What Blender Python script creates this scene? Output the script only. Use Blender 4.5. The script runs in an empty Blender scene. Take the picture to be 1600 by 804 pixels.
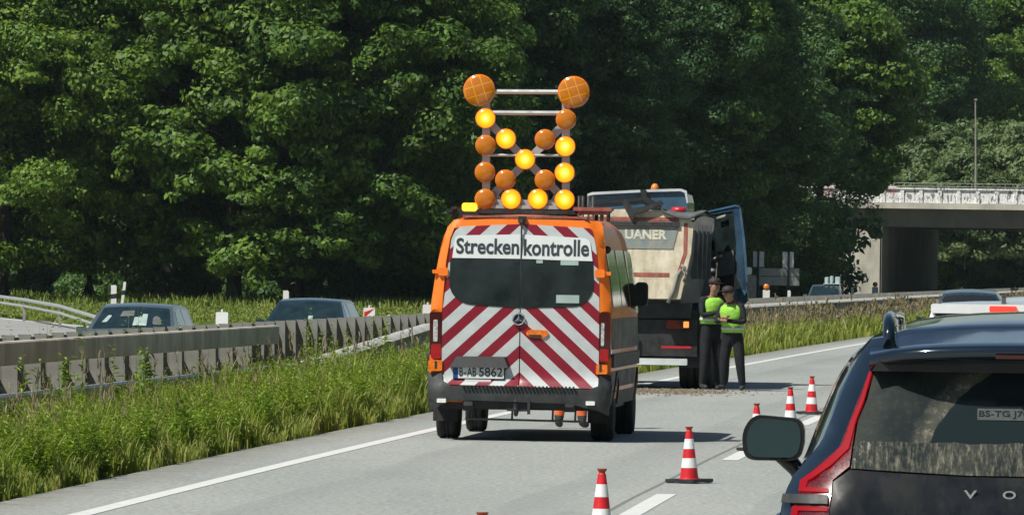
import bpy, math, random
import numpy as np
from mathutils import Vector, Matrix
from mathutils.geometry import delaunay_2d_cdt

random.seed(7)
R_ = math.radians
SC = bpy.context.scene
COL = SC.collection

# ------------------------------------------------------------------ camera, sky, sun
CAM_Z, F, ROLL, PITCH = 1.95, 12000.0, 0.014, 10 / 12000.0
cd = bpy.data.cameras.new('camera')
cam = bpy.data.objects.new('camera', cd)
COL.objects.link(cam)
cd.sensor_width = 36.0
cd.lens = 36.0 * F / 1600.0
cd.clip_start = 0.5
cd.clip_end = 9000
_f = Vector((0, math.cos(PITCH), math.sin(PITCH)))
_r = Vector((math.cos(ROLL), 0, math.sin(ROLL)))
_u = _r.cross(_f).normalized()
_r = _f.cross(_u).normalized()
M = Matrix(((_r.x, _u.x, -_f.x, 0), (_r.y, _u.y, -_f.y, 0), (_r.z, _u.z, -_f.z, CAM_Z), (0, 0, 0, 1)))
cam.matrix_world = M
SC.camera = cam

SUN_EL, SUN_AZ = 53.0, 230.0          # azimuth clockwise from +Y
world = bpy.data.worlds.new('World')
SC.world = world
world.use_nodes = True
wn = world.node_tree
bg = wn.nodes['Background']
sky = wn.nodes.new('ShaderNodeTexSky')
sky.sky_type = 'NISHITA'
sky.sun_disc = False
sky.sun_elevation = R_(SUN_EL)
sky.sun_rotation = R_(SUN_AZ)
wn.links.new(sky.outputs[0], bg.inputs[0])
bg.inputs[1].default_value = 0.065
sl = bpy.data.lights.new('sun', 'SUN')
sl.energy = 4.9
sl.angle = R_(0.5)
sl.color = (1.0, 0.96, 0.88)
sun = bpy.data.objects.new('sun', sl)
COL.objects.link(sun)
_sd = Vector((math.cos(R_(SUN_EL)) * math.sin(R_(SUN_AZ)), math.cos(R_(SUN_EL)) * math.cos(R_(SUN_AZ)), math.sin(R_(SUN_EL))))
sun.rotation_euler = _sd.to_track_quat('Z', 'Y').to_euler()
sun.location = _sd * 300
vs = SC.view_settings
vs.view_transform = 'Standard'
vs.look = 'None'
vs.exposure = 0.15
vs.gamma = 1.0
vs.use_curve_mapping = False
SC.cycles.max_bounces = 6
SC.cycles.transparent_max_bounces = 8
SC.cycles.caustics_reflective = False
SC.cycles.caustics_refractive = False
SC.cycles.sample_clamp_indirect = 4


def at(px, py, D):
    """world point seen at photo pixel (px, py) at distance D"""
    d = _f + _r * ((px - 800) / F) + _u * ((402 - py) / F)
    return Vector((0, 0, CAM_Z)) + d * (D / d.y)


# ------------------------------------------------------------------ road alignment
_hy = np.array([-400, 20, 58, 74, 121, 174, 240, 400, 800, 3000], float)
_hv = np.array([.062, .064, .070, .0747, .0887, .0963, .103, .108, .115, .12])
_yy = np.arange(-400, 3000, 1.0)
_xx = np.concatenate([[0], np.cumsum(np.interp(_yy[:-1] + .5, _hy, _hv))])
_xx = _xx - np.interp(58.3, _yy, _xx) - 3.255


def XL(y):
    """centre of our road's left edge line"""
    return np.interp(y, _yy, _xx)


def HD(y):
    return np.interp(y, _hy, _hv)


_sx = np.array([-600, -110, -24, -14.7, -14.4, -7.2, -6.75, -6.2, -5.2, -1.1, -1.0, 12, 14, 60, 600], float)
_sz = np.array([6.0, -.31, -.31, -.31, -.32, -.32, -.30, -.16, -.10, -.03, -.012, -.012, -.05, 1.0, 6.0])


def GZ(x, y):
    return np.interp(x - XL(y), _sx, _sz)


# ------------------------------------------------------------------ materials
MATS = {}


class NT:
    def __init__(s, m):
        s.t = m.node_tree
        s.n = s.t.nodes
        s.l = s.t.links

    def new(s, ty, **kw):
        n = s.n.new(ty)
        for k, v in kw.items():
            if k.startswith('i_'):
                n.inputs[k[2:].replace('_', ' ')].default_value = v
            else:
                setattr(n, k, v)
        return n

    def link(s, a, b):
        s.l.new(a, b)

    def math(s, op, a, b=None, c=None):
        n = s.n.new('ShaderNodeMath')
        n.operation = op
        for i, v in enumerate((a, b, c)):
            if v is None:
                continue
            if isinstance(v, (int, float)):
                n.inputs[i].default_value = v
            else:
                s.l.new(v, n.inputs[i])
        return n.outputs[0]

    def mix(s, fac, a, b):
        n = s.n.new('ShaderNodeMix')
        n.data_type = 'RGBA'
        for idx, v in ((0, fac), (6, a), (7, b)):
            if isinstance(v, (int, float)):
                n.inputs[idx].default_value = v
            elif isinstance(v, tuple):
                n.inputs[idx].default_value = (*v[:3], 1)
            else:
                s.l.new(v, n.inputs[idx])
        return n.outputs[2]

    def noise(s, scale, detail=3, vec=None, rough=.55):
        n = s.n.new('ShaderNodeTexNoise')
        n.inputs['Scale'].default_value = scale
        n.inputs['Detail'].default_value = detail
        n.inputs['Roughness'].default_value = rough
        if vec is not None:
            s.l.new(vec, n.inputs['Vector'])
        return n.outputs[0]

    def ramp(s, fac, stops):
        n = s.n.new('ShaderNodeValToRGB')
        e = n.color_ramp.elements
        while len(e) < len(stops):
            e.new(.5)
        for el, (p, c) in zip(e, stops):
            el.position = p
            el.color = (*c, 1) if len(c) == 3 else c
        s.l.new(fac, n.inputs[0])
        return n.outputs[0]

    def coords(s):
        return s.n.new('ShaderNodeTexCoord').outputs['Object']

    def scaled(s, v, sc):
        m = s.n.new('ShaderNodeMapping')
        m.inputs['Scale'].default_value = sc
        s.l.new(v, m.inputs[0])
        return m.outputs[0]

    def xyz(s, v):
        n = s.n.new('ShaderNodeSeparateXYZ')
        s.l.new(v, n.inputs[0])
        return n.outputs


def newmat(name):
    m = bpy.data.materials.new(name)
    m.use_nodes = True
    MATS[name] = m
    return m, NT(m), m.node_tree.nodes['Principled BSDF']


def pm(name, col, rough=.5, metal=0., var=.12, scale=3., coat=0., dark=None, bump=0., bscale=40., spec=.5, dirt=0., dirtcol=(.16, .14, .11)):
    m, t, b = newmat(name)
    v = t.coords()
    dk = dark if dark else tuple(c * (1 - var * 2) for c in col)
    lt = tuple(min(1, c * (1 + var)) for c in col)
    c = t.ramp(t.noise(scale, 4, v), [(.3, dk), (.7, lt)])
    if dirt > 0:
        d = t.ramp(t.noise(scale * 2.3, 5, t.scaled(v, (1, 1, .4)), .7), [(.42, (0, 0, 0)), (.68, (dirt,) * 3)])
        c = t.mix(d, c, dirtcol)
    t.link(c, b.inputs['Base Color'])
    b.inputs['Roughness'].default_value = rough
    rr = t.ramp(t.noise(scale * 4, 3, v), [(.3, (rough * .8,) * 3), (.7, (min(1, rough * 1.25),) * 3)])
    t.link(rr, b.inputs['Roughness'])
    b.inputs['Metallic'].default_value = metal
    b.inputs['Coat Weight'].default_value = coat
    b.inputs['Coat Roughness'].default_value = .04
    b.inputs['Specular IOR Level'].default_value = spec
    if bump:
        bp = t.new('ShaderNodeBump')
        bp.inputs['Strength'].default_value = bump
        bp.inputs['Distance'].default_value = .02
        t.link(t.noise(bscale, 4, v), bp.inputs['Height'])
        t.link(bp.outputs[0], b.inputs['Normal'])
    return m


def leafmat(name, stops, trans=.35, objvar=True, patchy=.5, gloss=.35):
    """leaf / blade material: colour varies by leaf and by plant, some light passes through"""
    m, t, b = newmat(name)
    g = t.new('ShaderNodeNewGeometry')
    fac = g.outputs['Random Per Island']
    v = t.new('ShaderNodeTexCoord').outputs['Object']
    n = t.noise(patchy, 3, v)
    fac = t.math('ADD', t.math('MULTIPLY', fac, .45), t.math('MULTIPLY', n, .65))
    if objvar:
        oi = t.new('ShaderNodeObjectInfo')
        fac = t.math('ADD', fac, t.math('MULTIPLY', t.math('SUBTRACT', oi.outputs['Random'], .5), .34))
    c = t.ramp(fac, stops)
    t.link(c, b.inputs['Base Color'])
    b.inputs['Roughness'].default_value = .55
    b.inputs['Specular IOR Level'].default_value = gloss
    tr = t.new('ShaderNodeBsdfTranslucent')
    c2 = t.mix(.5, c, (.20, .28, .02))
    t.link(c2, tr.inputs[0])
    mx = t.new('ShaderNodeMixShader')
    mx.inputs[0].default_value = trans
    t.link(b.outputs[0], mx.inputs[1])
    t.link(tr.outputs[0], mx.inputs[2])
    t.link(mx.outputs[0], t.n['Material Output'].inputs[0])
    return m


# asphalt
m, t, b = newmat('asphalt')
v = t.coords()
sep = t.new('ShaderNodeAttribute', attribute_name='sep').outputs['Fac']
big = t.ramp(t.noise(.25, 5, t.scaled(v, (1, .18, 1)), .65), [(.3, (.265, .282, .264)), (.7, (.35, .366, .342))])
sp = t.ramp(t.noise(17, 4, v, .85), [(.34, (.55, .55, .55)), (.5, (1, 1, 1)), (.68, (1.5, 1.5, 1.45))])
mm = t.new('ShaderNodeMix', data_type='RGBA', blend_type='MULTIPLY')
mm.inputs[0].default_value = 1
t.link(big, mm.inputs[6]); t.link(sp, mm.inputs[7])
c = mm.outputs[2]
# wheel tracks: two slightly darker bands in each lane, wandering a little
wand = t.math('MULTIPLY', t.math('SUBTRACT', t.noise(.06, 2, v), .5), .5)
ph = t.math('FRACT', t.math('DIVIDE', t.math('ADD', t.math('ADD', sep, wand), -.95), 2.02))
trk = t.math('SUBTRACT', 1, t.math('MINIMUM', 1, t.math('MULTIPLY', t.math('ABSOLUTE', t.math('SUBTRACT', ph, .08)), 3.6)))
trk = t.math('MULTIPLY', trk, t.ramp(t.noise(.5, 4, t.scaled(v, (1, .1, 1))), [(.3, (.15,) * 3), (.7, (.42,) * 3)]))
c = t.mix(trk, c, (.19, .20, .19))
# sealed seam and edge grime
seam = t.math('LESS_THAN', t.math('ABSOLUTE', t.math('SUBTRACT', t.math('ADD', sep, t.math('MULTIPLY', wand, .12)), 3.86)), .022)
c = t.mix(t.math('MULTIPLY', seam, .6), c, (.07, .07, .07))
edge = t.math('MULTIPLY', t.math('MINIMUM', 1, t.math('MAXIMUM', 0, t.math('MULTIPLY', t.math('ADD', t.math('MULTIPLY', sep, -1), -.30), 1.6))), t.ramp(t.noise(2.2, 5, v, .7), [(.35, (0, 0, 0)), (.65, (.8, .8, .8))]))
c = t.mix(edge, c, (.17, .155, .115))
st = t.ramp(t.noise(.8, 6, t.scaled(v, (1, .45, 1)), .75), [(.58, (0, 0, 0)), (.70, (.35, .35, .35))])
c = t.mix(st, c, (.17, .175, .165))
crack = t.ramp(t.noise(1.1, 8, v, .62), [(.497, (0, 0, 0)), (.5, (.35,) * 3), (.503, (0, 0, 0))])
c = t.mix(crack, c, (.10, .10, .10))
t.link(c, b.inputs['Base Color'])
b.inputs['Roughness'].default_value = .85
b.inputs['Specular IOR Level'].default_value = .25
bp = t.new('ShaderNodeBump'); bp.inputs['Strength'].default_value = .5; bp.inputs['Distance'].default_value = .01
t.link(t.noise(60, 3, v), bp.inputs['Height']); t.link(bp.outputs[0], b.inputs['Normal'])

pm('asphalt_pale', (.30, .30, .285), .9, var=.1, scale=.6, bump=.3)
pm('line_paint', (.66, .67, .64), .7, var=.07, scale=6, dirt=.25, dirtcol=(.3, .3, .28))
pm('earth', (.13, .125, .06), .95, dark=(.07, .085, .03), scale=1.2, bump=.6, bscale=9)
pm('galvanised', (.27, .27, .24), .65, metal=.1, var=.16, scale=2.2, dirt=.35, dirtcol=(.19, .18, .15))
pm('rail_pale', (.50, .50, .46), .7, var=.12, scale=1.4, dirt=.3, dirtcol=(.5, .46, .38))
pm('rail_weathered', (.64, .57, .50), .75, var=.18, scale=1.4, dirt=.45, dirtcol=(.28, .22, .16))
pm('galvanised_worn', (.33, .31, .28), .7, metal=.0, var=.2, scale=1.6, dirt=.55, dirtcol=(.15, .12, .085))
pm('galvanised_bright', (.50, .51, .49), .35, metal=.4, var=.1, scale=3)
pm('orange_paint', (.90, .20, .012), .4, coat=.25, var=.04, scale=2)
pm('white_plastic', (.78, .79, .77), .5, var=.05)
pm('white_film', (.66, .69, .68), .45, var=.03, scale=4)
pm('black_print', (.025, .04, .045), .5)
pm('black_plastic', (.022, .024, .026), .55, var=.2, bump=.15, bscale=80)
pm('grey_plastic', (.026, .031, .031), .6, var=.2, scale=5, dirt=.3, dirtcol=(.10, .10, .09))
pm('rubber', (.018, .019, .02), .85, var=.2, bump=.2, dirt=.25, dirtcol=(.07, .065, .06))
pm('chrome', (.75, .76, .77), .12, metal=1., var=.03)
pm('mirror', (.07, .11, .12), .03, metal=1., var=.03)
pm('steel_grey', (.22, .22, .21), .5, metal=.5, var=.2, scale=8)
pm('dark_metal', (.03, .032, .035), .55, metal=.3, var=.3, scale=6, dirt=.3, dirtcol=(.08, .07, .055))
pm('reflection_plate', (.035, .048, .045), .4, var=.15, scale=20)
pm('glass_dark', (.010, .014, .016), .04, var=.1, coat=1., spec=.6)
pm('glass_tint', (.022, .032, .032), .05, dark=(.004, .007, .008), scale=2.6, coat=.3, spec=.4)  # uneven tone paints in faint reflections and interior shapes
pm('glass_blue', (.012, .028, .03), .08, var=.25, scale=5, coat=.6, spec=.5)
pm('volvo_paint', (.009, .022, .036), .15, var=.1, coat=1., metal=.5)  # bluish base puts sky reflections on the black bodywork into the colour
pm('volvo_black', (.007, .009, .010), .22, var=.2, spec=.35, coat=.3, dirt=.25, dirtcol=(.07, .068, .055))
pm('lamp_red_mid', (.11, .002, .006), .25, var=.3, scale=30, coat=.4)
pm('lamp_red_dark', (.05, .003, .005), .12, var=.2, scale=20, coat=1.)
pm('lamp_red', (.36, .006, .010), .2, var=.15, scale=25, coat=.5)
pm('lamp_clear', (.5, .5, .5), .1, var=.3, scale=30, coat=1.)
pm('turn_orange', (.85, .19, .01), .2, var=.2, scale=40, coat=1.)
pm('cone_red', (.62, .010, .018), .5, var=.08, scale=9, dirt=.15, dirtcol=(.25, .05, .05))
pm('cone_white', (.80, .82, .80), .5, var=.05, scale=9, dirt=.2, dirtcol=(.45, .43, .40))
pm('cone_grip', (.36, .07, .02), .6, var=.1)
pm('plate_white', (.72, .74, .72), .4, var=.05)
pm('plate_blue', (.01, .06, .28), .4)
pm('truck_blue', (.020, .055, .10), .25, coat=.8, var=.2, scale=3)
pm('truck_blue_light', (.055, .12, .19), .25, coat=.8, var=.2, scale=2)
pm('truck_white_edge', (.62, .66, .66), .4, var=.1)
pm('tipper_cream', (.68, .64, .50), .65, dark=(.46, .40, .28), scale=2.6, var=.1, dirt=.6, dirtcol=(.24, .15, .075), bump=.2, bscale=9)
pm('tipper_red', (.30, .055, .04), .6, var=.2, scale=7, dirt=.5, dirtcol=(.34, .25, .16))
pm('tipper_bluegrey', (.12, .16, .19), .6, dark=(.22, .24, .21), scale=3.5, dirt=.4, dirtcol=(.4, .36, .25))
pm('tipper_text', (.62, .59, .45), .6, var=.1, scale=10, dirt=.5, dirtcol=(.2, .22, .22))
pm('interior_grey', (.12, .125, .115), .7, var=.15, scale=6)
pm('interior_dark', (.02, .022, .022), .8, var=.2)
pm('red_marker', (.55, .015, .03), .3, coat=.6)
pm('amber_plain', (.75, .22, .03), .25, coat=.8)
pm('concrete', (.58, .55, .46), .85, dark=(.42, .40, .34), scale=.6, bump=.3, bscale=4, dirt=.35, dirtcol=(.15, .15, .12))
pm('concrete_shade', (.17, .165, .145), .9, dark=(.11, .11, .10), scale=.5, dirt=.4, dirtcol=(.08, .08, .07))
pm('bark', (.050, .045, .036), .95, dark=(.022, .02, .017), scale=2.0, bump=.8, bscale=12)
pm('sign_back', (.30, .32, .31), .5, metal=.4, var=.1, scale=3, dirt=.3)
pm('sign_back_pale', (.56, .60, .58), .5, metal=.2, var=.08, scale=3)
pm('car_white', (.78, .80, .80), .25, coat=.9, var=.03)
pm('car_silver_blue', (.11, .15, .16), .3, metal=.4, coat=.9, var=.06)
pm('car_teal', (.02, .05, .062), .25, metal=.4, coat=.9, var=.08)
pm('car_dark', (.03, .05, .055), .25, metal=.3, coat=.9, var=.08)
pm('skin', (.36, .20, .14), .55, var=.1, scale=12)
pm('uniform', (.006, .008, .012), .85, var=.3, scale=9, bump=.4, bscale=22)
pm('trousers', (.005, .006, .009), .88, var=.3, scale=9, bump=.4, bscale=22)
pm('vest_yellow', (.30, .62, .05), .7, dark=(.22, .48, .06), var=.1, scale=14, bump=.5, bscale=18)
pm('reflective_tape', (.55, .58, .56), .4, var=.05)
pm('hair', (.03, .022, .016), .7, var=.3, scale=20)
pm('boot_grey', (.06, .06, .058), .8, var=.25, scale=14)
pm('side_dark', (.07, .07, .065), .6, dark=(.20, .19, .17), scale=2.2, spec=.2)
pm('boot', (.03, .03, .03), .6, var=.2)
pm('worker_orange', (.75, .14, .03), .75, var=.15, scale=10, dirt=.4, dirtcol=(.4, .25, .15))
pm('paper', (.7, .7, .66), .7, var=.05)
pm('sand_soil', (.20, .155, .10), .95, dark=(.10, .08, .055), scale=3, bump=.8, bscale=18)
pm('tarp_and_shade_grey', (.095, .105, .105), .7, var=.2, scale=5, bump=.3, bscale=10)
pm('screen_pale', (.35, .45, .42), .5, var=.1)
pm('cloth_pale', (.45, .55, .53), .7, var=.1)

# chevron film (red / white herringbone, apex up)
m, t, b = newmat('chevron')
v = t.coords()
X = t.xyz(v)
d = t.math('ADD', X[2], t.math('MULTIPLY', t.math('ABSOLUTE', X[0]), .92))
fr = t.math('FRACT', t.math('DIVIDE', t.math('ADD', d, .121), .295))
st = t.math('GREATER_THAN', fr, .52)
nz = t.noise(7, 3, v)
wh = t.ramp(nz, [(.3, (.43, .46, .455)), (.7, (.52, .555, .55))])
rd = t.ramp(nz, [(.3, (.175, .002, .013)), (.7, (.24, .003, .018))])
t.link(t.mix(st, wh, rd), b.inputs['Base Color'])
b.inputs['Roughness'].default_value = .38
b.inputs['Coat Weight'].default_value = .3

# dirty rear window with the wiper's clean arc
m, t, b = newmat('dirty_glass')
v = t.coords()
X = t.xyz(v)
dx = t.math('SUBTRACT', X[0], .06)
dz = t.math('SUBTRACT', X[2], 1.10)
r = t.math('SQRT', t.math('ADD', t.math('MULTIPLY', dx, dx), t.math('MULTIPLY', dz, dz)))
wob = t.math('MULTIPLY', t.math('SUBTRACT', t.noise(14, 2, v), .5), .02)
r = t.math('ADD', r, wob)
inside = t.math('LESS_THAN', r, .545)
above = t.math('GREATER_THAN', t.math('ADD', X[2], wob), 1.318)
clean = t.math('MULTIPLY', inside, above)
edge = t.math('MULTIPLY', t.math('SUBTRACT', 1, t.math('MINIMUM', t.math('MULTIPLY', t.math('ABSOLUTE', t.math('SUBTRACT', r, .565)), 18), 1)), above)
drip = t.noise(1.0, 5, t.scaled(v, (75, 40, 9)), .7)
spk = t.noise(38, 5, v, .8)
lower = t.math('SUBTRACT', 1, above)
dr = t.ramp(drip, [(.45, (0, 0, 0)), (.70, (1, 1, 1))])
sk = t.ramp(spk, [(.50, (0, 0, 0)), (.66, (1, 1, 1))])
amt = t.math('ADD', t.math('MULTIPLY', dr, t.math('ADD', t.math('MULTIPLY', lower, .48), .02)), t.math('MULTIPLY', sk, t.math('ADD', .05, t.math('MULTIPLY', edge, .5))))
amt = t.math('ADD', amt, t.math('MULTIPLY', edge, .22))
big = t.ramp(t.noise(3.5, 3, v), [(.35, (.02,) * 3), (.65, (.12,) * 3)])
amt = t.math('ADD', amt, big)
amt = t.math('MULTIPLY', amt, t.math('SUBTRACT', 1, t.math('MULTIPLY', clean, .97)))
amt = t.math('MINIMUM', amt, 1)
t.link(t.mix(amt, (.012, .02, .022), (.27, .25, .18)), b.inputs['Base Color'])
rg = t.math('ADD', .03, t.math('MAXIMUM', 0, t.math('SUBTRACT', t.math('MULTIPLY', amt, 1.6), .35)))
t.link(rg, b.inputs['Roughness'])
b.inputs['Specular IOR Level'].default_value = .22

# bridge parapet: painted concrete balustrade covered in scrawls
m, t, b = newmat('parapet_paint')
v = t.coords()
n1 = t.noise(1.2, 5, t.scaled(v, (3.2, 1, 1.2)), .75)
c = t.ramp(n1, [(.40, (.20, .21, .20)), (.45, (.84, .84, .82)), (.54, (.88, .88, .86)), (.58, (.28, .28, .27))])
n2 = t.noise(.35, 2, v)
redz = t.ramp(n2, [(.60, (0, 0, 0)), (.64, (.75, .75, .75))])
c = t.mix(t.math('MULTIPLY', redz, t.noise(2.0, 4, t.scaled(v, (3, 1, 1)))), c, (.55, .08, .06))
t.link(c, b.inputs['Base Color'])
b.inputs['Roughness'].default_value = .8


def lampmat(name, cols, strength):
    m, t, b = newmat(name)
    v = t.coords()
    X = t.xyz(v)
    r = t.math('SQRT', t.math('ADD', t.math('MULTIPLY', X[0], X[0]), t.math('MULTIPLY', X[2], X[2])))
    c = t.ramp(t.math('MULTIPLY', r, 8), cols)
    t.link(c, b.inputs['Emission Color'])
    b.inputs['Base Color'].default_value = (.10, .04, .0, 1)
    b.inputs['Emission Strength'].default_value = strength
    b.inputs['Roughness'].default_value = .2
    return m


lampmat('amber_lit', [(0, (1.0, .95, .45)), (.25, (1, .78, .06)), (.5, (1, .50, .01)), (.78, (.95, .32, .004)), (1, (.70, .13, .002))], 1.25)
m, t, b = newmat('amber_lens')
v = t.coords()
X = t.xyz(v)
r = t.math('SQRT', t.math('ADD', t.math('MULTIPLY', X[0], X[0]), t.math('MULTIPLY', X[2], X[2])))
ribs = t.math('ABSOLUTE', t.math('SINE', t.math('MULTIPLY', r, 190)))
cr = t.math('LESS_THAN', t.math('ABSOLUTE', t.math('SUBTRACT', t.math('FRACT', t.math('MULTIPLY', t.math('ADD', X[0], t.math('MULTIPLY', X[2], .35)), 9)), .5)), .055)
cr2 = t.math('LESS_THAN', t.math('ABSOLUTE', t.math('SUBTRACT', t.math('FRACT', t.math('MULTIPLY', t.math('SUBTRACT', X[2], t.math('MULTIPLY', X[0], .3)), 9)), .5)), .055)
c = t.mix(ribs, (.42, .115, .003), (.66, .22, .005))
c = t.mix(t.math('MULTIPLY', t.noise(16, 3, v), .55), c, (.34, .09, .003))
oi = t.new('ShaderNodeObjectInfo').outputs['Object Index']
c = t.mix(t.math('MULTIPLY', t.math('MULTIPLY', t.math('MAXIMUM', cr, cr2), .38), oi), c, (.95, .50, .06))
t.link(c, b.inputs['Base Color'])
b.inputs['Roughness'].default_value = .14
b.inputs['Coat Weight'].default_value = .6
m, t, b = newmat('brake_lit')
b.inputs['Base Color'].default_value = (.8, .03, .02, 1)
b.inputs['Emission Color'].default_value = (1, .06, .03, 1)
b.inputs['Emission Strength'].default_value = .75
m, t, b = newmat('tail_orange_lit')
b.inputs['Base Color'].default_value = (.8, .25, .05, 1)
b.inputs['Emission Color'].default_value = (1, .30, .06, 1)
b.inputs['Emission Strength'].default_value = .7
m, t, b = newmat('led_red')
b.inputs['Base Color'].default_value = (.14, .002, .006, 1)
b.inputs['Emission Color'].default_value = (1, .004, .02, 1)
b.inputs['Emission Strength'].default_value = .20
b.inputs['Specular IOR Level'].default_value = .2
b.inputs['Roughness'].default_value = .35
m, t, b = newmat('headlamp_lit')
b.inputs['Base Color'].default_value = (.9, .9, .9, 1)
b.inputs['Emission Color'].default_value = (1, 1, .95, 1)
b.inputs['Emission Strength'].default_value = 2.5

m, t, b = newmat('amber_beacon')
b.inputs['Base Color'].default_value = (.9, .4, .02, 1)
b.inputs['Emission Color'].default_value = (1, .55, .03, 1)
b.inputs['Emission Strength'].default_value = 1.1
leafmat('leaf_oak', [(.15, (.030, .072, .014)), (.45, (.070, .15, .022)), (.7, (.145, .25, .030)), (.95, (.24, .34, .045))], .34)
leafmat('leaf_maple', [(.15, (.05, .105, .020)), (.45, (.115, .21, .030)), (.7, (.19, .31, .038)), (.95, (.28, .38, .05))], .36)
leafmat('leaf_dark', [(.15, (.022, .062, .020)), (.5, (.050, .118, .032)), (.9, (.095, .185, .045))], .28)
leafmat('leaf_willow', [(.15, (.055, .095, .035)), (.5, (.11, .17, .06)), (.9, (.18, .24, .10))], .32)
leafmat('grass_blade', [(.15, (.06, .10, .014)), (.4, (.16, .22, .026)), (.6, (.27, .32, .045)), (.85, (.42, .39, .13))], .35, False, .5)
leafmat('grass_field', [(.2, (.08, .15, .02)), (.5, (.18, .26, .035)), (.8, (.33, .34, .08))], .35, False, .09)
leafmat('weed_leaf', [(.15, (.06, .13, .012)), (.5, (.17, .28, .024)), (.85, (.34, .44, .05))], .32, False, .6)
leafmat('seed_head', [(.2, (.15, .115, .065)), (.5, (.25, .20, .12)), (.85, (.36, .31, .20))], .2, False, .5, .1)


# ------------------------------------------------------------------ mesh tools
def tag(o, label=None, cat=None, group=None, kind=None):
    if label:
        o['label'] = label
    if cat:
        o['category'] = cat
    if group:
        o['group'] = group
    if kind:
        o['kind'] = kind
    return o


def empty(name, loc=(0, 0, 0), rz=0.0, label=None, cat=None, group=None):
    o = bpy.data.objects.new(name, None)
    o.empty_display_size = .3
    COL.objects.link(o)
    o.location = loc
    o.rotation_euler = (0, 0, rz)
    return tag(o, label, cat, group)


def link(name, me, mats, parent=None, smooth=None):
    for x in mats:
        me.materials.append(MATS[x])
    if smooth is not None:
        me.polygons.foreach_set('use_smooth', [smooth] * len(me.polygons))
    o = bpy.data.objects.new(name, me)
    COL.objects.link(o)
    if parent is not None:
        o.parent = parent
    return o


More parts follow.
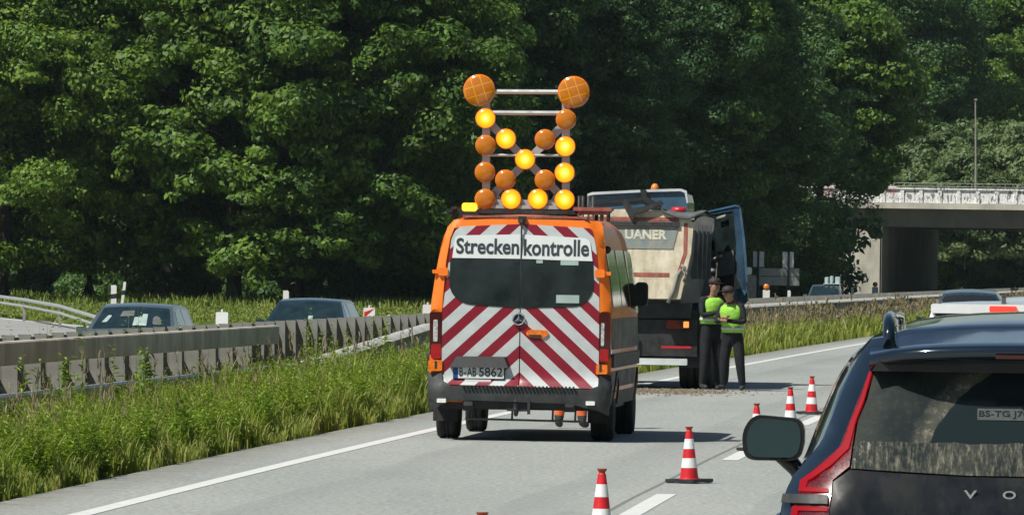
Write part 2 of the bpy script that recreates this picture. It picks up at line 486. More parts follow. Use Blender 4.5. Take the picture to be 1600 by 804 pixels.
class MB:
    def __init__(s):
        s.v = []
        s.f = []
        s.m = []

    def add(s, vs, fs, mi=0, T=None):
        o = len(s.v)
        for p in vs:
            p = Vector(p)
            if T is not None:
                p = T @ p
            s.v.append(p)
        for f in fs:
            s.f.append([i + o for i in f])
            s.m.append(mi)
        return s

    def box(s, x0, x1, y0, y1, z0, z1, mi=0, T=None, bev=0.0):
        if bev <= 0:
            vs = [(x, y, z) for z in (z0, z1) for y in (y0, y1) for x in (x0, x1)]
            fs = [(0, 2, 3, 1), (4, 5, 7, 6), (0, 1, 5, 4), (2, 6, 7, 3), (0, 4, 6, 2), (1, 3, 7, 5)]
            return s.add(vs, fs, mi, T)
        pts = []
        b_ = bev
        for (cx, cz, a0) in ((x1 - b_, z1 - b_, 0), (x0 + b_, z1 - b_, 90), (x0 + b_, z0 + b_, 180), (x1 - b_, z0 + b_, 270)):
            for k in range(4):
                a = R_(a0 + 30 * k)
                pts.append((cx + b_ * math.cos(a), cz + b_ * math.sin(a)))
        return s.prism(pts, y0, y1, mi, T)

    def prism(s, pts, y0, y1, mi=0, T=None):
        """outline in (x, z) extruded along y"""
        n = len(pts)
        vs = [(p[0], y0, p[1]) for p in pts] + [(p[0], y1, p[1]) for p in pts]
        fs = [tuple(range(n)), tuple(range(2 * n - 1, n - 1, -1))]
        fs += [(i, i + n, (i + 1) % n + n, (i + 1) % n) for i in range(n)]
        return s.add(vs, fs, mi, T)

    def prism_z(s, pts, z0, z1, mi=0, T=None):
        n = len(pts)
        vs = [(p[0], p[1], z0) for p in pts] + [(p[0], p[1], z1) for p in pts]
        fs = [tuple(range(n - 1, -1, -1)), tuple(range(n, 2 * n))]
        fs += [(i, (i + 1) % n, (i + 1) % n + n, i + n) for i in range(n)]
        return s.add(vs, fs, mi, T)

    def prism_x(s, pts, x0, x1, mi=0, T=None):
        """outline in (y, z) extruded along x"""
        n = len(pts)
        vs = [(x0, p[0], p[1]) for p in pts] + [(x1, p[0], p[1]) for p in pts]
        fs = [tuple(range(n)), tuple(range(2 * n - 1, n - 1, -1))]
        fs += [(i, i + n, (i + 1) % n + n, (i + 1) % n) for i in range(n)]
        return s.add(vs, fs, mi, T)

    def tube(s, pts, r, n=10, mi=0, caps=True, T=None):
        pts = [Vector(p) for p in pts]
        rs = r if isinstance(r, (list, tuple)) else [r] * len(pts)
        vs, fs = [], []
        up = Vector((0, 0, 1))
        for i, p in enumerate(pts):
            d = (pts[min(i + 1, len(pts) - 1)] - pts[max(i - 1, 0)]).normalized()
            a = d.cross(up)
            if a.length < 1e-3:
                a = d.cross(Vector((1, 0, 0)))
            a.normalize()
            b_ = a.cross(d)
            for k in range(n):
                t_ = 2 * math.pi * k / n
                vs.append(p + (a * math.cos(t_) + b_ * math.sin(t_)) * rs[i])
        for i in range(len(pts) - 1):
            for k in range(n):
                fs.append((i * n + k, i * n + (k + 1) % n, (i + 1) * n + (k + 1) % n, (i + 1) * n + k))
        if caps:
            fs.append(tuple(range(n - 1, -1, -1)))
            fs.append(tuple(range((len(pts) - 1) * n, len(pts) * n)))
        return s.add(vs, fs, mi, T)

    def lathe(s, prof, n=24, axis='z', c=(0, 0, 0), mi=0, mis=None, T=None):
        """profile (radius, height) turned about an axis through c"""
        vs, o = [], len(s.v)
        c = Vector(c)
        for (r, h) in prof:
            for k in range(n):
                a = 2 * math.pi * k / n
                p = (r * math.cos(a), r * math.sin(a), h)
                if axis == 'y':
                    p = (p[0], h, p[1])
                elif axis == 'x':
                    p = (h, p[0], p[1])
                vs.append(c + Vector(p))
        for p in vs:
            s.v.append(T @ p if T is not None else p)
        for i in range(len(prof) - 1):
            for k in range(n):
                f = [i * n + k, i * n + (k + 1) % n, (i + 1) * n + (k + 1) % n, (i + 1) * n + k]
                s.f.append([q + o for q in f])
                s.m.append(mis[i] if mis else mi)
        for i0, rev in ((0, True), ((len(prof) - 1) * n, False)):
            if prof[0 if rev else -1][0] > 1e-4:
                f = [o + i0 + k for k in range(n)]
                s.f.append(f[::-1] if rev else f)
                s.m.append(mis[0 if rev else -1] if mis else mi)
        return s

    def build(s, name, mats, parent=None, smooth=False, flip=False):
        if isinstance(mats, str):
            mats = [mats]
        me = bpy.data.meshes.new(name)
        me.from_pydata([tuple(p) for p in s.v], [], s.f)
        me.polygons.foreach_set('material_index', s.m)
        o = link(name, me, mats, parent, smooth)
        if smooth:
            md = o.modifiers.new('weld', 'WELD')
            md.merge_threshold = .0002
        return o


def autosmooth(o, ang=35):
    me = o.data
    import bmesh
    bm = bmesh.new()
    bm.from_mesh(me)
    bmesh.ops.remove_doubles(bm, verts=bm.verts, dist=.0003)
    bmesh.ops.recalc_face_normals(bm, faces=bm.faces)
    for e in bm.edges:
        if len(e.link_faces) == 2:
            e.smooth = e.calc_face_angle(0) < R_(ang)
    for f in bm.faces:
        f.smooth = True
    bm.to_mesh(me)
    bm.free()
    return o


def fastmesh(name, V, Q, mats, parent=None, smooth=False):
    me = bpy.data.meshes.new(name)
    V = np.asarray(V, np.float32).reshape(-1, 3)
    Q = np.asarray(Q, np.int32)
    k = Q.shape[1]
    me.vertices.add(len(V))
    me.vertices.foreach_set('co', V.ravel())
    me.loops.add(Q.size)
    me.loops.foreach_set('vertex_index', Q.ravel())
    me.polygons.add(len(Q))
    me.polygons.foreach_set('loop_start', np.arange(0, Q.size, k, dtype=np.int32))
    me.update(calc_edges=True)
    me.validate()
    return link(name, me, [mats] if isinstance(mats, str) else mats, parent, smooth)


def rpoly(pts, r, n=5):
    """round the corners of an outline"""
    out = []
    N = len(pts)
    rr = r if isinstance(r, (list, tuple)) else [r] * N
    for i in range(N):
        p0, p1, p2 = Vector(pts[i - 1]), Vector(pts[i]), Vector(pts[(i + 1) % N])
        a, b_ = (p0 - p1), (p2 - p1)
        q = min(rr[i], a.length * .48, b_.length * .48)
        if q < 1e-5:
            out.append(tuple(p1))
            continue
        A, B = p1 + a.normalized() * q, p1 + b_.normalized() * q
        for k in range(n + 1):
            t_ = k / n
            out.append(tuple((1 - t_) ** 2 * A + 2 * t_ * (1 - t_) * p1 + t_ * t_ * B))
    return out


def inside(p, poly):
    x, y = p
    c = False
    j = len(poly) - 1
    for i in range(len(poly)):
        xi, yi = poly[i]
        xj, yj = poly[j]
        if (yi > y) != (yj > y) and x < (xj - xi) * (y - yi) / (yj - yi) + xi:
            c = not c
        j = i
    return c


def patch(name, poly, fn, mats, parent=None, off=0.0, th=.02, step=.08, out=(0, -1, 0)):
    """a curved panel: 2D outline laid on the surface fn(u, v), standing off by `off`, skirt depth `th`"""
    P = []
    n = len(poly)
    for i in range(n):
        a, b_ = Vector(poly[i]), Vector(poly[(i + 1) % n])
        k = max(1, int((b_ - a).length / step))
        for q in range(k):
            P.append(a.lerp(b_, q / k))
    nb = len(P)
    poly2 = [tuple(p) for p in P]
    xs = [p[0] for p in P]
    ys = [p[1] for p in P]
    pts = list(P)
    u = min(xs) + step * .5
    while u < max(xs):
        w = min(ys) + step * .5
        while w < max(ys):
            if inside((u, w), poly2) and min((Vector((u, w)) - q).length for q in P) > step * .35:
                pts.append(Vector((u, w)))
            w += step
        u += step
    ed = [(i, (i + 1) % nb) for i in range(nb)]
    rv, re, rf, *_ = delaunay_2d_cdt([Vector(p) for p in pts], ed, [list(range(nb))], 1, 1e-6)
    O = Vector(out)
    e = 1e-3

    def pos(u, v, o):
        p = Vector(fn(u, v))
        nrm = (Vector(fn(u + e, v)) - Vector(fn(u - e, v))).cross(Vector(fn(u, v + e)) - Vector(fn(u, v - e)))
        nrm = nrm.normalized() if nrm.length > 1e-12 else O
        if nrm.dot(O) < 0:
            nrm = -nrm
        return p + nrm * o
    V = [pos(q[0], q[1], off) for q in rv]
    Fc = [list(f) for f in rf]
    cnt = {}
    for f in Fc:
        for i in range(len(f)):
            k = (f[i], f[(i + 1) % len(f)])
            cnt[k] = 1
    bd = [k for k in cnt if (k[1], k[0]) not in cnt]
    idx = {}
    for a, b_ in bd:
        for q in (a, b_):
            if q not in idx:
                idx[q] = len(V)
                V.append(pos(rv[q][0], rv[q][1], off - th))
    for a, b_ in bd:
        Fc.append([b_, a, idx[a], idx[b_]])
    me = bpy.data.meshes.new(name)
    me.from_pydata([tuple(p) for p in V], [], Fc)
    o = link(name, me, [mats] if isinstance(mats, str) else mats, parent, True)
    autosmooth(o, 40)
    return o


def text(name, body, mat, parent, x0, x1, z0, z1, y, bold=.0, depth=.004, yf=None):
    """lettering in the x-z plane filling the given rectangle, reading from -y"""
    cu = bpy.data.curves.new(name, 'FONT')
    cu.body = body
    cu.size = 1
    cu.offset = bold
    cu.extrude = .01
    cu.resolution_u = 4
    to = bpy.data.objects.new('tmp', cu)
    COL.objects.link(to)
    bpy.context.view_layer.update()
    me = bpy.data.meshes.new_from_object(to.evaluated_get(bpy.context.evaluated_depsgraph_get()))
    bpy.data.objects.remove(to)
    bpy.data.curves.remove(cu)
    n = len(me.vertices)
    co = np.empty(n * 3, np.float32)
    me.vertices.foreach_get('co', co)
    co = co.reshape(-1, 3)
    mn, mx = co.min(0), co.max(0)
    X = x0 + (co[:, 0] - mn[0]) / (mx[0] - mn[0]) * (x1 - x0)
    Z = z0 + (co[:, 1] - mn[1]) / (mx[1] - mn[1]) * (z1 - z0)
    Y = (y if yf is None else np.array([yf(a, b_) for a, b_ in zip(X, Z)])) - depth * (co[:, 2] - mn[2]) / (mx[2] - mn[2])
    out = np.stack([X, Y, Z], 1)
    me.vertices.foreach_set('co', out.astype(np.float32).ravel())
    me.materials.clear()
    o = link(name, me, [mat], parent, False)
    return o


def children(o):
    return [c for c in bpy.data.objects if c.parent == o]


_kids = {}


def copy_tree(o, parent=None):
    c = o.copy()
    COL.objects.link(c)
    c.parent = parent
    if o.name not in _kids:
        _kids[o.name] = children(o)
    for ch in _kids[o.name]:
        copy_tree(ch, c)
    return c


# ================================================================== SETTING
def strip_mesh(ys, seps, zfn, name, mat, kind='structure'):
    V = []
    for y in ys:
        for s_ in seps:
            x = XL(y) + s_
            V.append((x, y, zfn(x, y, s_)))
    n = len(seps)
    Q = [(i * n + j, i * n + j + 1, (i + 1) * n + j + 1, (i + 1) * n + j) for i in range(len(ys) - 1) for j in range(n - 1)]
    o = fastmesh(name, V, Q, mat, None, True)
    at_ = o.data.attributes.new('sep', 'FLOAT', 'POINT')
    at_.data.foreach_set('value', np.tile(np.asarray(seps, np.float32), len(ys)))
    return tag(o, kind=kind)


ys_all = list(np.arange(-200, 60, 20)) + list(np.arange(60, 480, 6)) + list(np.arange(480, 1000, 20)) + list(np.arange(1000, 2601, 200))
gs = sorted(set(list(_sx) + [-300, -120, -90, -40, -32, -20, 30, 100, 200]))


def gz(x, y, s_):
    z = float(np.interp(s_, _sx, _sz))
    return z


strip_mesh(ys_all, gs, gz, 'ground', 'earth')
strip_mesh(ys_all, [-1.0, -.5, 0, 2, 4, 6, 8, 10, 12], lambda x, y, s_: 0.0, 'road', 'asphalt')
strip_mesh(ys_all, [-14.45, -12, -9, -7.15], lambda x, y, s_: -.29, 'oncoming_road', 'asphalt')

# markings of our carriageway
V, Q = [], []


def mark(y0, y1, s0, w, z, st=4.0):
    n = max(1, int((y1 - y0) / st))
    for i in range(n):
        a, b_ = y0 + (y1 - y0) * i / n, y0 + (y1 - y0) * (i + 1) / n
        k = len(V)
        for y in (a, b_):
            for q in (-w / 2, w / 2):
                V.append((XL(y) + s0 + q, y, z))
        Q.append((k, k + 1, k + 3, k + 2))


mark(-60, 900, 0, .17, .004)
for k in range(-2, 40):
    y = 62.9 - 3.2 + 17.8 * k
    s_ = 4.08
    mark(y, y + 6, s_, .17, .004, 2)
mark(-60, 900, 8.0, .17, .004)
o = fastmesh('road_markings', V, Q, 'line_paint')
tag(o, kind='structure')
V, Q = [], []
mark(-60, 900, -7.5, .15, -.286)
mark(-60, 185, -14.0, .15, -.286)
mark(262, 900, -14.0, .15, -.286)
for k in range(-2, 40):
    mark(50 + 17.8 * k, 56 + 17.8 * k, -10.8, .15, -.286, 2)
o = fastmesh('oncoming_road_markings', V, Q, 'line_paint')
tag(o, kind='structure')

# slip road leaving the far side to the left
SLA = [(-3.4, 190), (-8.2, 220), (-14.1, 251), (-18.5, 278), (-27, 322), (-42, 390)]      # its inner edge line
V, Q = [], []
SLR = [(float(XL(y)) - 14.35, y) for y in (60, 90, 120, 150, 180)] + SLA
for i, (x, y) in enumerate(SLR):
    for q in np.linspace(0, 1, 5):
        V.append((x + .45 - 9.5 * q - (.3 if i < 5 else 0), y, -.284))
for i in range(len(SLR) - 1):
    for j in range(4):
        Q.append((i * 5 + j + 1, i * 5 + j, (i + 1) * 5 + j, (i + 1) * 5 + j + 1))
tag(fastmesh('slip_road', V, Q, 'asphalt_pale'), kind='structure')
V, Q = [], []
for i, (x, y) in enumerate(SLA):
    V += [(x - .1, y, -.279), (x + .16, y, -.279)]
for i in range(len(SLA) - 1):
    Q.append((2 * i, 2 * i + 1, 2 * i + 3, 2 * i + 2))
tag(fastmesh('slip_road_marking', V, Q, 'line_paint'), kind='structure')

# soil shed on the road under the lorry
V, Q = [], []
rng = np.random.default_rng(3)
for i in range(1500):
    a = rng.normal(0, 1, 2)
    y = 119.2 + a[1] * 1.4
    x = 2.3 + a[0] * .62 + (y - 119) * .09
    s_ = rng.uniform(.008, .03) * (1.4 if rng.random() < .15 else 1)
    k = len(V)
    th = rng.uniform(0, 6.28)
    for q in range(3):
        V.append((x + s_ * math.cos(th + 2.09 * q), y + s_ * math.sin(th + 2.09 * q), .002))
    V.append((x, y, s_ * .8))
    Q += [(k, k + 1, k + 3), (k + 1, k + 2, k + 3), (k + 2, k, k + 3)]
o = fastmesh('spilled_soil', V, Q, 'sand_soil')
tag(o, 'brown soil and crumbs spilled on the road behind the tipper lorry', 'soil', kind='stuff')


# ------------------------------------------------------------------ guard rails
def rail_run(ys, sep, zc, h, d, name, mat, parent, endcap=True, wprof=False, sepf=None, zf=None):
    """a rail swept along the road alignment; cross section h high and d deep"""
    if wprof:
        prof = [(0, -h / 2), (-d * .6, -h * .40), (-d, -h * .25), (-d * .2, -h * .03), (-d * .2, h * .03), (-d, h * .25), (-d * .6, h * .40), (0, h / 2)]
        prof = [(-p[0], p[1]) for p in prof]
        prof = prof + [(p[0] - .012, p[1]) for p in prof[::-1]]
    else:
        b_ = min(h, d) * .15
        prof = [(0, -h / 2 + b_), (b_, -h / 2), (d - b_, -h / 2), (d, -h / 2 + b_), (d, h / 2 - b_), (d - b_, h / 2), (b_, h / 2), (0, h / 2 - b_)]
    n = len(prof)
    V, Fc = [], []
    for y in ys:
        s_ = sep if sepf is None else sepf(y)
        zz = zc if zf is None else zf(y)
        for p in prof:
            V.append((XL(y) + s_ + p[0], y, zz + p[1]))
    for i in range(len(ys) - 1):
        for k in range(n):
            Fc.append((i * n + k, i * n + (k + 1) % n, (i + 1) * n + (k + 1) % n, (i + 1) * n + k))
    Fc.append(tuple(range(n)))
    Fc.append(tuple(range(len(V) - 1, len(V) - n - 1, -1)))
    me = bpy.data.meshes.new(name)
    me.from_pydata(V, [], Fc)
    o = link(name, me, [mat], parent, False)
    autosmooth(o, 30)
    return o


def post_mesh(kind):
    mb = MB()
    if kind == 'fin':       # wedge plate on a C post
        mb.prism([(-.17, .95), (0, .95), (0, .40), (-.035, .40), (-.05, .60)], -.003, .003)
        mb.prism([(-.17, .93), (-.17, .95), (0, .95), (0, .93)], .003, .05)
        mb.box(-.045, .0, .003, .055, -.4, .93)
    else:
        mb.box(-.185, .0, -.004, .004, .10, .80)
        mb.box(-.20, -.19, .004, .05, .10, .80)
        mb.box(-.13, -.05, .004, .06, -.3, .78)
    me = bpy.data.meshes.new('post')
    me.from_pydata([tuple(p) for p in mb.v], [], mb.f)
    return me


def posts(parent, me, mat, y0, dy, n, sep, z, nmax=100, jit=.0):
    me.materials.append(MATS[mat])
    for i in range(min(n, nmax)):
        y = y0 + dy * i
        o = bpy.data.objects.new('post', me)
        COL.objects.link(o)
        o.parent = parent
        o.location = (XL(y) + sep, y, z)
        o.rotation_euler = (0, random.uniform(-jit, jit), -float(HD(y)))
    if n > nmax:
        vv = np.array([tuple(v.co) for v in me.vertices])
        V, Fc = [], []
        for i in range(nmax, n):
            y = y0 + dy * i
            k = len(V)
            V += [(XL(y) + sep + a[0], y + a[1], z + a[2]) for a in vv]
            Fc += [tuple(q + k for q in p.vertices) for p in me.polygons]
        m2 = bpy.data.meshes.new('distant_posts')
        m2.from_pydata(V, [], Fc)
        m2.materials.append(MATS[mat])
        o = bpy.data.objects.new('distant_posts', m2)
        COL.objects.link(o)
        o.parent = parent
        o['kind'] = 'stuff'


fin = post_mesh('fin')
mbar = empty('median_barrier', (0, 0, 0), 0, 'long median barrier with a close row of grey wedge-topped posts', 'crash barrier')
rail_run(list(np.arange(60, 640, 6)), -6.2 - .24, .55, .70, .05, 'rail', 'dark_metal', mbar, wprof=False)  # made tall and dark to put shade between the posts
posts(mbar, fin, 'galvanised', 92.0, 1.5, 330, -6.1, 0.0, 100, .02)

near = empty('guard_rail', (0, 0, 0), 0, 'weathered double box-beam guard rail ending in the grass at the left', 'guard rail')
rail_run(list(np.arange(50, 112, 4)) + [113], -4.55, .865, .27, .12, 'upper_beam', 'rail_weathered', near)
rail_run(list(np.arange(50, 112, 4)) + [115], -4.45, .335, .17, .14, 'lower_beam', 'galvanised_bright', near)
rail_run(list(np.arange(50, 112, 4)) + [112.5], -4.95, .45, .60, .04, 'gap_shade_beam', 'dark_metal', near)  # dark strip added to give the shaded gaps between the plates
posts(near, post_mesh('plate'), 'galvanised', 50, 1.9, 33, -4.60, 0.0, 100, .03)

n2 = empty('guard_rail', (0, 0, 0), 0, 'guard rail whose sloping end ramps up out of the weeds beside the van', 'guard rail')
zf = lambda y: float(np.interp(y, [113.5, 136, 900], [.16, .70, .72]))
rail_run([113.5, 118, 124, 130, 136] + list(np.arange(142, 620, 6)), -4.6, 0, .34, .17, 'upper_beam', 'rail_pale', n2, wprof=True, zf=zf)
rail_run(list(np.arange(131, 620, 6)), -4.4, .34, .13, .12, 'lower_beam', 'galvanised', n2)
posts(n2, post_mesh('plate'), 'galvanised_worn', 138, 4.0, 90, -4.6, -.05, 90)

# rail beside the slip road at the far left
sr = empty('guard_rail', (0, 0, 0), 0, 'pale guard rail curving down to the ground beside the slip road', 'guard rail')
pts = [(-9.2, 210, -.30), (-11.9, 226, .12), (-14.4, 245, .40), (-17.0, 268, .46), (-19.6, 290, .48), (-27.5, 330, .5), (-44, 395, .5)]
for nm, dz, r_ in (('upper_beam', 0, .06), ('lower_beam', -.22, .045)):
    mb = MB()
    mb.tube([(x, y, max(z + dz, -.33)) for x, y, z in pts], r_, 8)
    o = mb.build(nm, 'galvanised_bright', sr)
mb_ = None
for (x, y, z) in pts[2:6]:
    mb = MB().box(x - .05, x + .05, y + .06, y + .16, -.6, z)
    mb.build('post', 'galvanised', sr)


# ------------------------------------------------------------------ bridge
by = 480.0
br = empty('road_bridge', (0, 0, 0), 0, 'concrete road bridge with a scrawled white parapet crossing the motorway', 'bridge')
mb = MB()
mb.box(13, 120, by, by + 34, 5.75, 6.12)                 # deck slab
mb.build('deck', 'concrete', br)
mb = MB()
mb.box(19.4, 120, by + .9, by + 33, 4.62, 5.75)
mb.build('girder', 'concrete_shade', br)  # darker concrete puts the shade below the deck into the colour
mb = MB()
mb.prism_z([(19.0, by + .35), (23.0, by + .35), (28.4, by + 34.4), (15.0, by + 34.4)], -.5, 4.62)
o = mb.build('abutment', 'concrete', br)
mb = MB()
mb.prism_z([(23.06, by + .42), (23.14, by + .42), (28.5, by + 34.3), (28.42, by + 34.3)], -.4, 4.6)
mb.build('wall_shade_face', 'concrete_shade', br)  # dark sheet paints in the shade on the abutment's inner side
mb = MB()
for i in range(0):
    pass
mb.box(13.2, 120, by + .12, by + .30, 6.12, 6.95)
for i in range(90):
    x = 13.6 + i * 1.18
    mb.box(x, x + .22, by + .05, by + .12, 6.12, 6.95)
mb.box(13.1, 120, by + .02, by + .36, 6.95, 7.05)
mb.build('parapet', 'parapet_paint', br)
mb = MB()
mb.box(13.2, 120, by + 33.0, by + 33.2, 6.12, 6.95)
mb.build('parapet', 'parapet_paint', br)
mb = MB()
x0 = at(1524, 292, by + .7).x
for i in range(50):
    x = 14 + i * 2.1
    mb.tube([(x, by + .5, 6.1), (x, by + .5, 7.35)], .03, 6)
for z in (7.15, 7.35):
    mb.tube([(13.5, by + .5, z), (119, by + .5, z)], .028, 6)
mb.build('handrail', 'galvanised', br)

lp = empty('street_lamp', (x0 + .06, by + 1.2, 6.12), 0, 'thin grey lamp post standing on the bridge deck', 'lamp post')
MB().tube([(0, 0, 0), (-.03, 0, 3), (-.10, 0, 6.5)], [.075, .06, .04], 8).build('pole', 'galvanised', lp)
MB().box(-.18, -.02, -.5, .1, 6.45, 6.56, bev=.03).build('lamp_head', 'galvanised', lp)

# white van on the bridge behind the leaves
pv = empty('delivery_van', (19.6, by + 6.5, 6.12), -1.45, 'white van crossing the bridge half hidden by leaves', 'van')
mb = MB()
mb.prism_x([(0, .35), (4.9, .35), (4.95, .95), (4.2, 1.15), (3.6, 1.95), (.1, 2.0), (0, 1.8)], -.9, .9)
mb.build('body', 'car_white', pv)
mb = MB()
mb.prism_x([(3.55, 1.25), (4.0, 1.25), (3.62, 1.8), (2.8, 1.8), (2.8, 1.25)], -.92, .92)
mb.build('side_window', 'glass_dark', pv)
for x in (-.78, .78):
    for y in (.9, 4.0):
        MB().lathe([(0, -.1), (.33, -.1), (.33, .1), (0, .1)], 16, 'x', (x, y, .33)).build('wheel', 'rubber', pv)

# ------------------------------------------------------------------ trees
def leaf_cloud(rng, clumps, nleaf, size, flat=.55, droop=0.0):
    """clumps: rows of (x, y, z, rx, rz). returns quads scattered in the clumps, densest at their skins"""
    cl = np.asarray(clumps)
    idx = rng.integers(0, len(cl), nleaf) if False else rng.choice(len(cl), nleaf, p=(cl[:, 3] ** 2) / (cl[:, 3] ** 2).sum())
    d = rng.normal(size=(nleaf, 3))
    d /= np.linalg.norm(d, axis=1)[:, None]
    r = rng.uniform(.30, 1.06, nleaf) ** .45
    p = cl[idx, :3] + d * r[:, None] * np.stack([cl[idx, 3], cl[idx, 3], cl[idx, 4]], 1)
    # normals: outwards and upwards with scatter
    n = d * 1.1 + rng.normal(size=(nleaf, 3)) * .45 + np.array([0, 0, .35])
    n /= np.linalg.norm(n, axis=1)[:, None]
    a = np.cross(n, rng.normal(size=(nleaf, 3)))
    a /= np.linalg.norm(a, axis=1)[:, None]
    b_ = np.cross(n, a)
    s = size * rng.uniform(.6, 1.35, nleaf)[:, None]
    w = s * flat
    q = np.stack([p - a * s, p - b_ * w, p + a * s, p + b_ * w], 1)
    q[:, 0, 2] -= droop * s[:, 0]
    Q = np.arange(nleaf * 4).reshape(-1, 4)
    return q.reshape(-1, 3), Q


def crown_mesh(seed, H, Rr, zlow, nclump, nleaf, size, mat, shape='oak', sub=True):
    rng = np.random.default_rng(seed)
    cl = []
    for i in range(nclump):
        t_ = rng.random() ** .8
        z = zlow + (H - zlow) * t_
        if shape == 'oak':
            rad = Rr * (math.sin(math.pi * min(1, .16 + t_ * .86)) ** .55)
        elif shape == 'bush':
            rad = Rr * math.sqrt(max(.05, 1 - t_ * t_))
        else:
            rad = Rr * (1 - t_) ** .6 * .9 + .3
        a = rng.uniform(0, 2 * math.pi)
        rr = rad * (rng.uniform(.45, 1.0) ** .5) * (1 + .18 * math.sin(3 * a + seed) + .1 * math.sin(5 * a + z * .6))
        cr = rng.uniform(.6, 1.7) * (Rr / 5.5) ** .5
        x, y = rr * math.cos(a), rr * math.sin(a)
        cl.append((x, y, z, cr, cr * rng.uniform(.45, .75)))
        for k in range(3 if sub else 0):
            b_ = rng.uniform(0, 2 * math.pi)
            cl.append((x + cr * 1.0 * math.cos(b_), y + cr * 1.0 * math.sin(b_), z + rng.uniform(-.7, .35) * cr, cr * rng.uniform(.35, .6), cr * rng.uniform(.2, .35)))
    V, Q = leaf_cloud(rng, cl, nleaf, size)
    me = bpy.data.meshes.new('crown')
    V = V.astype(np.float32)
    me.vertices.add(len(V)); me.vertices.foreach_set('co', V.ravel())
    me.loops.add(Q.size); me.loops.foreach_set('vertex_index', Q.astype(np.int32).ravel())
    me.polygons.add(len(Q)); me.polygons.foreach_set('loop_start', np.arange(0, Q.size, 4, dtype=np.int32))
    me.update(calc_edges=True)
    me.materials.append(MATS[mat])
    return me, cl


def trunk_mesh(seed, H, d, cl, nl=8):
    rng = random.Random(seed)
    mb = MB()
    P = [(0, 0, -.6)]
    x = y = 0
    n = 7
    for i in range(1, n + 1):
        x += rng.uniform(-.12, .12) * (i > 1)
        y += rng.uniform(-.12, .12) * (i > 1)
        P.append((x, y, H * .72 * i / n))
    rs = [d * .68] + [d * .5 * (1 - .8 * i / n) + .02 for i in range(1, n + 1)]
    rs[1] = d * .46
    mb.tube([P[0], (0, 0, .5)] + P[1:5], [d * .68, d * .5] + rs[1:5], 10)
    for k in range(nl):
        c = min((cl[rng.randrange(len(cl))] for _ in range(6)), key=lambda q: math.hypot(q[0], q[1]) + abs(q[2] - H * .62))
        i = rng.randrange(2, n)
        b_ = Vector(P[i])
        e = Vector(c[:3])
        mid = b_.lerp(e, .5) + Vector((0, 0, rng.uniform(0, .6)))
        mb.tube([b_, mid, e], [d * .12, d * .06, .015], 6, caps=False)
    me = bpy.data.meshes.new('trunk')
    me.from_pydata([tuple(p) for p in mb.v], [], mb.f)
    me.polygons.foreach_set('use_smooth', [True] * len(me.polygons))
    me.materials.append(MATS['bark'])
    return me


KINDS_T = {}
for nm, sd, H, Rr, zl, nc, nlf, sz, mt, shp in [
    ('oak_a', 11, 21, 6.2, 2.4, 230, 140000, .145, 'leaf_oak', 'oak'),
    ('oak_b', 12, 23, 6.8, 2.6, 250, 145000, .145, 'leaf_oak', 'oak'),
    ('maple', 13, 19, 5.8, 2.4, 200, 120000, .155, 'leaf_maple', 'oak'),
    ('maple_high', 23, 20, 5.4, 7.2, 190, 105000, .155, 'leaf_oak', 'oak'),
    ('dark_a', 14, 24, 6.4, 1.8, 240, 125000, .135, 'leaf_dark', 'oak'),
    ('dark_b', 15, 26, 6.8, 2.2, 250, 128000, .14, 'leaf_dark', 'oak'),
    ('willow', 16, 7.5, 3.6, .4, 80, 26000, .15, 'leaf_willow', 'bush'),
    ('bush', 17, 3.2, 2.2, .1, 40, 9000, .13, 'leaf_dark', 'bush'),
    ('bush_green', 18, 2.6, 1.9, .1, 36, 9000, .13, 'leaf_oak', 'bush'),
]:
    cm, cl = crown_mesh(sd, H, Rr, zl, nc, nlf, sz, mt, shp)
    KINDS_T[nm] = (cm, trunk_mesh(sd, H, .62 if shp == 'oak' else .14, cl, 7 if shp == 'oak' else 6), H)


def tree(name, kind, x, y, z, rz, sc, label, group=None, dtrunk=None, cat='tree', sz=None):
    cm, tm, H = KINDS_T[kind]
    r = empty(name, (x, y, z), rz, label, cat, group)
    r.scale = (sc, sc, sz or sc)
    for nm, me in (('crown', cm), ('trunk', tm)):
        o = bpy.data.objects.new(nm, me)
        COL.objects.link(o)
        o.parent = r
        if nm == 'trunk' and dtrunk:
            k = dtrunk / .62 / sc
            o.scale = (k, k, 1)
    return r


def px_at(px, D):
    return (px - 800) * D / F


def gzz(x, y):
    return float(GZ(x, y))


front = [
    # px, D, kind, scale, trunk, rotation, label
    (8, 352, 'oak_b', .85, .62, .3, 'green tree with a pale trunk at the far left of the wood edge'),
    (140, 356, 'oak_a', .95, .80, 1.3, 'tree with a stout trunk and low dark boughs above the slip road'),
    (262, 372, 'oak_a', .9, .5, 2.2, 'dusky tree behind the grey hatchback, between two stouter trunks'),
    (366, 352, 'maple', .98, .95, .9, 'tree with the thickest dark trunk, left of the dark oncoming estate car'),
    (470, 360, 'maple', 1.08, .5, 4.2, 'bright yellow-green maple over the dark oncoming estate car'),
    (556, 352, 'oak_a', 1.0, .72, 3.0, 'tree on the left one of two close trunks beside the van'),
    (598, 366, 'oak_b', .9, .50, 5.1, 'tree on the right one of two close trunks beside the van'),
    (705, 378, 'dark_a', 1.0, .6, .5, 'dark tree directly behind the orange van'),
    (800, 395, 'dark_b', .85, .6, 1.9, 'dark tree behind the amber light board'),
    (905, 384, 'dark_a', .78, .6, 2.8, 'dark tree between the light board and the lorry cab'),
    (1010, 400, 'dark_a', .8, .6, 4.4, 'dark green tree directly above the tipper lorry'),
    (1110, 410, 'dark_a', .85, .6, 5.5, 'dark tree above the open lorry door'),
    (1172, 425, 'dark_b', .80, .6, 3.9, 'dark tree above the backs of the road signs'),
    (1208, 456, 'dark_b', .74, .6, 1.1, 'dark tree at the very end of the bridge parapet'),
    (1278, 446, 'maple_high', .98, .6, 2.0, 'fresh green maple reaching over the end of the bridge'),
]
